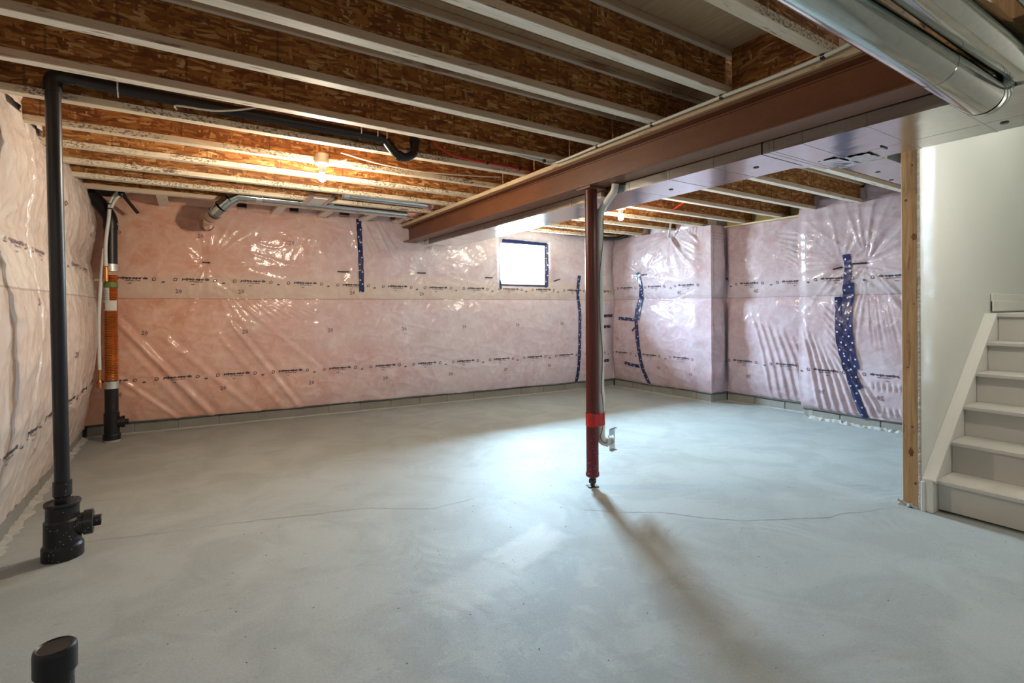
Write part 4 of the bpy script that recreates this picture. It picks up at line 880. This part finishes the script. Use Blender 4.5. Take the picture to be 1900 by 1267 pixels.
MB().lathe((kx + .055, ky - .02, 2.155), [(.0, .016), (.012, .016), (.012, 0)], axis=(1, -.4, 0), n=14).build('bolt', M['plain_foil'], ds)
MB().lathe((kx, ky, 0), [(.056, .29), (.064, .285), (.064, .075), (.072, .07), (.072, .02)], n=28).build('cleanout_body', M['abs'], ds)
MB().lathe((kx, ky, .185), [(.05, .03), (.05, .07), (.058, .072), (.058, .105), (.0, .105)], axis=ba, n=28).lathe((kx, ky, .185), [(.03, .105), (.03, .135), (0, .135)], axis=ba, n=4).build('cleanout_plug', M['abs'], ds)
MB().lathe((kx, ky, 0), [(.071, .062), (.071, .0)], n=28).build('base_ring', M['mortar'], ds, label='mortar-splashed pipe foot')
MB().lathe((kx, ky, 0), [(.0715, .075), (.0735, .07), (.0735, .05)], n=28).build('foot_band', M['abs_speck'], ds)
# thin supply lines beside the stack
sp = empty('supply_line', (kx - .07, ky - .05, .5), 'thin white water line ending in copper, left of the drain stack', 'pipe')
P = bez([(kx - .085, ky - .06, .72), (kx - .088, ky - .06, 1.2), (kx - .07, ky - .06, 1.6), (kx - .045, ky - .07, 1.9)], 10); MB().tube(P, .0145, 12).build('line', M['pvc'], sp)
MB().lathe((kx - .085, ky - .06, 0), [(.0, .54), (.020, .54), (.020, .60), (.013, .62), (.013, .72)], n=14).build('copper_stub', M['copper'], sp, label='copper end')
sp2 = empty('supply_line', (kx - .02, ky - .11, 1.7), 'grey-white water line tied up in front of the black upper stack', 'pipe')
P = bez([(kx - .03, ky - .08, 1.72), (kx - .03, ky - .085, 1.95), (kx - .005, ky - .09, 2.2), (kx + .01, ky - .09, 2.36), (kx + .07, ky - .10, 2.46), (kx + .14, ky - .10, 2.52)], 8); MB().tube(P, .0155, 12).build('line', M['pvc'], sp2)
P = bez([(kx + .015, ky - .10, 2.30), (kx + .05, ky - .115, 2.38), (kx + .10, ky - .12, 2.44), (kx + .2, ky - .12, 2.49), (kx + .3, ky - .10, 2.55)], 8); MB().tube(P, .013, 12).build('line', M['pvc'], sp2)
for z in (2.29, 2.335): MB().lathe((kx + .005, ky - .09, z), [(.020, -.006), (.024, 0), (.020, .006)], n=14).build('cable_tie', M['black_plastic'], sp2)
MB().lathe((kx - .03, ky - .08, 0), [(.018, 1.58), (.021, 1.58), (.021, 1.72), (.017, 1.73)], n=14).build('copper_stub', M['copper'], sp2, label='copper end')
vt = empty('vent_pipe', (kx + .14, ky - .02, 2.4), 'thin dark pipe leaning down from the joists right of the stack', 'pipe')
MB().tube([(kx + .10, ky - .25, 2.47), (kx + .13, ky - .1, 2.40), (kx + .22, ky - .02, 2.28)], .016, 12).build('pipe', M['abs'], vt)
MB().lathe((kx + .105, ky - .23, 2.40), [(.022, .0), (.026, .02), (.022, .08)], n=12).build('coupling', M['abs'], vt)
# ------------------------------------------------------------------ small round ducts near the back wall
rd = empty('round_duct', (.5, 5.72, 2.42), 'slim grey round duct with a shiny bent elbow under the last joists', 'duct')
RY = 5.74; ZR = 2.430; RR = .052
MB().tube([(.50, RY, ZR), (2.20, RY, ZR - .01)], RR, 28).build('duct_pipe', M['galv_dull'] if 'galv_dull' in M else M['galv'], rd)
for x in (.60, 1.30): MB().tube([(x, RY, ZR), (x + .055, RY, ZR)], RR + .001, 28, caps=False).build('foil_band', M['foil'], rd)
ep = [Vector(p) for p in ((.52, RY, ZR), (.44, RY, ZR), (.37, RY + .01, ZR - .045), (.30, RY + .04, ZR - .115), (.245, RY + .10, ZR - .175), (.21, RY + .22, ZR - .195), (.20, RY + .36, ZR - .20), (.20, RY + .80, ZR - .20))]
for a, b in zip(ep[:-1], ep[1:]):
    MB().tube([a, b], RR + .012, 28, caps=True).build('elbow_gore', M['galv_round'], rd); MB().tube([b - (b - a) * .08, b + (b - a) * .02], RR + .0165, 28, caps=False).build('crimp_ring', M['galv_round'], rd)
o = empty('round_duct', (1.35, 5.26, 2.43), 'second slim grey round duct starting beside the floor vent boot', 'duct')
MB().tube([(1.32, 5.24, 2.455), (2.24, 5.24, 2.45)], .048, 24).build('duct_pipe', M['galv'], o); MB().tube([(1.34, 5.24, 2.455), (1.39, 5.24, 2.455)], .0495, 24, caps=False).build('foil_band', M['foil'], o)
bt = empty('vent_boot', (1.12, 5.37, 2.42), 'flat square metal vent boot hanging under the joists below the left ceiling light', 'vent')
MB().box(1.03, 1.21, 5.16, 5.60, 2.388, 2.400, b=.001).build('cover', M['galv'], bt); MB().box(1.06, 1.19, 5.24, 5.56, 2.384, 2.388).build('sheet_label', M['label_paper'], bt, label='white cover sheet')
MB().box(1.0, 1.03, 5.16, 5.62, 2.386, 2.42).box(1.21, 1.24, 5.16, 5.62, 2.386, 2.42).build('rail', M['galv'], bt)
for k, (x, y, z) in enumerate(((2.27, 5.72, 2.44), (2.30, 5.30, 2.47), (2.32, 6.15, 2.46))):
    vs = []; n, m = 16, 10; v = VN(400 + k)
    for i in range(n):
        for j in range(m + 1):
            a = 2 * math.pi * i / n; b = math.pi * j / m; rr2 = .075 * (1 + .9 * float(v(np.array(3 + 2 * math.cos(a)), np.array(3 + 2 * math.sin(a) + j * .5)))); vs.append((x + rr2 * 1.3 * math.sin(b) * math.cos(a), y + rr2 * math.sin(b) * math.sin(a), z + rr2 * .75 * math.cos(b)))
    o = MB().add(vs, [(i * (m + 1) + j, ((i + 1) % n) * (m + 1) + j, ((i + 1) % n) * (m + 1) + j + 1, i * (m + 1) + j + 1) for i in range(n) for j in range(m)], True).build('insulation_scrap', M['bare_wool'])
    prop(o, ('loose pink wool scrap at the end of the slim grey duct', 'loose pink wool scrap resting near the beam above the second slim duct', 'loose pink wool scrap stuffed where the beam meets the back wall')[k], 'insulation')
# ------------------------------------------------------------------ bulbs
def bulb(loc, label):
    x, y, z = loc; o = empty('ceiling_light', (x, y, z + .10), label, 'light', 'bare bulbs on the ceiling')
    MB().lathe((x, y, z), [(.0, .112), (.052, .112), (.054, .100), (.050, .088), (.030, .080), (.024, .060), (.022, .030), (.0, .030)], n=28).build('lamp_holder', M['porcelain'], o)
    MB().lathe((x, y, z - .005), [(.013, .045), (.016, .033), (.026, .018), (.031, 0), (.027, -.017), (.015, -.029), (.0, -.032)], n=16).build('bulb', M['bulb'], o)
    MB().lathe((x, y, z), [(.046, .112), (.046, .17), (0, .17)], n=16).build('junction_box', M['plain_foil'], o)
    return o
bulb((.862, 3.95 + .02, 2.285), 'lit bare bulb in a white holder left of the beam'); bulb((4.02, 4.06, 2.285), 'lit bare bulb in a white holder right of the red post')
lamp('ceiling_bulb_glow', (.862, 3.97, 2.215), BULB_W * .35, WARM, .03); lamp('ceiling_bulb_glow', (4.02, 4.06, 2.215), BULB_W * .17, WARM, .03)
# ------------------------------------------------------------------ cables
def cable(name, pts, r, mat, label, cat='cable', clips=()):
    P = bez(pts, 8); o = empty(name, tuple(P[0]), label, cat); MB().tube(P, r, 8).build('jacket' if mat != 'red_pex' else 'tube', M[mat], o)
    for p in clips: x, y, z = p; MB().box(x - .009, x + .009, y - .010, y + .010, z - .012, z + .010, b=.002).build('clip', M['black_plastic'], o)
    return o
cable('white_cable', [(2.345, -.2, 2.62), (2.36, .55, 2.50), (2.352, .86, 2.43), (2.347, 1.13, 2.388), (2.347, 1.65, 2.388), (2.347, 2.11, 2.388), (2.347, 2.60, 2.388), (2.343, 3.05, 2.388), (2.20, 3.07, 2.392), (2.0, 3.06, 2.400), (1.8, 3.10, 2.43)], .0095, 'cable', 'white cable stapled along the top of the steel beam', clips=[(2.347, y - .03, 2.389) for y in (1.17, 1.67, 2.14, 2.62)] + [(2.25, 3.06, 2.392)])
cable('white_cable', [(1.02, 4.03, 2.50), (1.034, 3.99, 2.49), (1.286, 3.96, 2.445), (1.65, 3.955, 2.431), (2.05, 3.96, 2.455), (2.42, 3.97, 2.49)], .005, 'cable', 'thin white cable drooping along a joist right of the left light'); 
cable('white_cable', [(-.04, 3.47, 2.44), (-.033, 3.39, 2.436), (.15, 3.38, 2.442), (.35, 3.38, 2.50), (.5, 3.40, 2.60)], .0055, 'cable', 'short white cable crossing in front of the black horizontal pipe')
cable('white_cable', [(.90, 3.99, 2.40), (.97, 3.98, 2.42), (1.05, 4.0, 2.45)], .005, 'cable', 'stub of white cable leaving the left light holder')
cable('white_cable', [(3.0, 3.55, 2.385), (3.3, 3.62, 2.34), (3.75, 3.80, 2.385), (4.02, 4.06, 2.402)], .005, 'cable', 'white cable feeding the light right of the post')
cable('red_tubing', [(1.45, 3.45, 2.62), (1.53, 3.445, 2.52), (1.64, 3.44, 2.455), (1.82, 3.44, 2.430), (2.2, 3.44, 2.425), (2.45, 3.44, 2.42)], .0095, 'red_pex', 'red plastic water tube curving down to the steel beam', 'pipe', clips=[(1.98, 3.44, 2.427), (2.28, 3.44, 2.424)])
o = empty('red_tubing', (4.7, 3.95, 2.45), 'short red plastic tube end between the right-hand joists', 'pipe'); MB().tube([(4.75, 3.75, 2.50), (4.80, 4.02, 2.43)], .009, 8).build('tube', M['red_pex'], o)
o = empty('metal_strap', (5.9, 4.95, 2.4), 'bare metal strap running down from a joist onto the far right insulation', 'strap')
MB().box(-.02, .02, -.002, .002, -.13, .13, Matrix.Translation((5.84, 4.93, 2.40)) @ Matrix.Rotation(R_(28), 4, 'X') @ Matrix.Rotation(R_(-22), 4, 'Y')).build('strap', M['plain_foil'], o)
o = empty('black_hose', (5.6, 6.0, 2.4), 'black bent hose end under the joists in the far right corner', 'pipe')
MB().tube(bez([(5.35, 5.98, 2.395), (5.6, 5.94, 2.385), (5.80, 5.86, 2.40), (5.84, 5.72, 2.47), (5.78, 5.55, 2.56)], 8), .026, 14).build('hose', M['abs'], o)
# ------------------------------------------------------------------ cracks in the slab (fine real grooves drawn as thin dark fissures)
def crack(pts, w_=.0016):
    P = []
    for a, b in zip(pts[:-1], pts[1:]):
        n = max(2, int(math.dist(a, b) / .03))
        for k in range(n): t = k / n; P.append((a[0] + (b[0] - a[0]) * t + random.uniform(-.006, .006), a[1] + (b[1] - a[1]) * t + random.uniform(-.006, .006)))
    P.append(pts[-1]); vs = []; 
    for x, y in P: q = w_ * random.uniform(.3, 1.3); vs += [(x - q, y - q, .0006), (x + q, y + q, .0006)]
    return vs, [(2 * i, 2 * i + 1, 2 * i + 3, 2 * i + 2) for i in range(len(P) - 1)]
floor_o = bpy.data.objects['floor']
M['crack'] = simple('crack_shadow', (.20, .18, .15), .95)
for pts in ([(-0.526, 3.713), (-0.254, 3.639), (-0.046, 3.586), (0.2, 3.54), (0.372, 3.493), (0.731, 3.385), (0.984, 3.311), (1.333, 3.07), (1.651, 3.073)],
            [(2.142, 2.526), (2.284, 2.38), (2.534, 2.205), (2.669, 2.027), (2.818, 1.871), (3.051, 1.737), (3.329, 1.591), (3.454, 1.587), (3.585, 1.521), (3.756, 1.47)], [(2.835, 1.86), (2.67, 1.756), (2.514, 1.625)]):
    vs, fs = crack(pts); MB().add(vs, fs).build('floor_crack', M['crack'], floor_o)
# little crumbs of dried plaster and dirt on the slab
mb = MB()
for i in range(150):
    x = random.uniform(-.2, 3.9); y = random.uniform(.9, 3.4)
    if x * .54 + y * .84 < 1.0: continue
    r = random.uniform(.0015, .0045); a = random.random() * 3
    mb.add([(x + r * math.cos(a + k * 2.1) * (1 + (k == 0) * 1.5), y + r * math.sin(a + k * 2.1), .0003) for k in range(3)] + [(x, y, r * .6)], [(0, 1, 3), (1, 2, 3), (2, 0, 3)])
mb.build('grit', M['crack'], floor_o, kind='stuff')
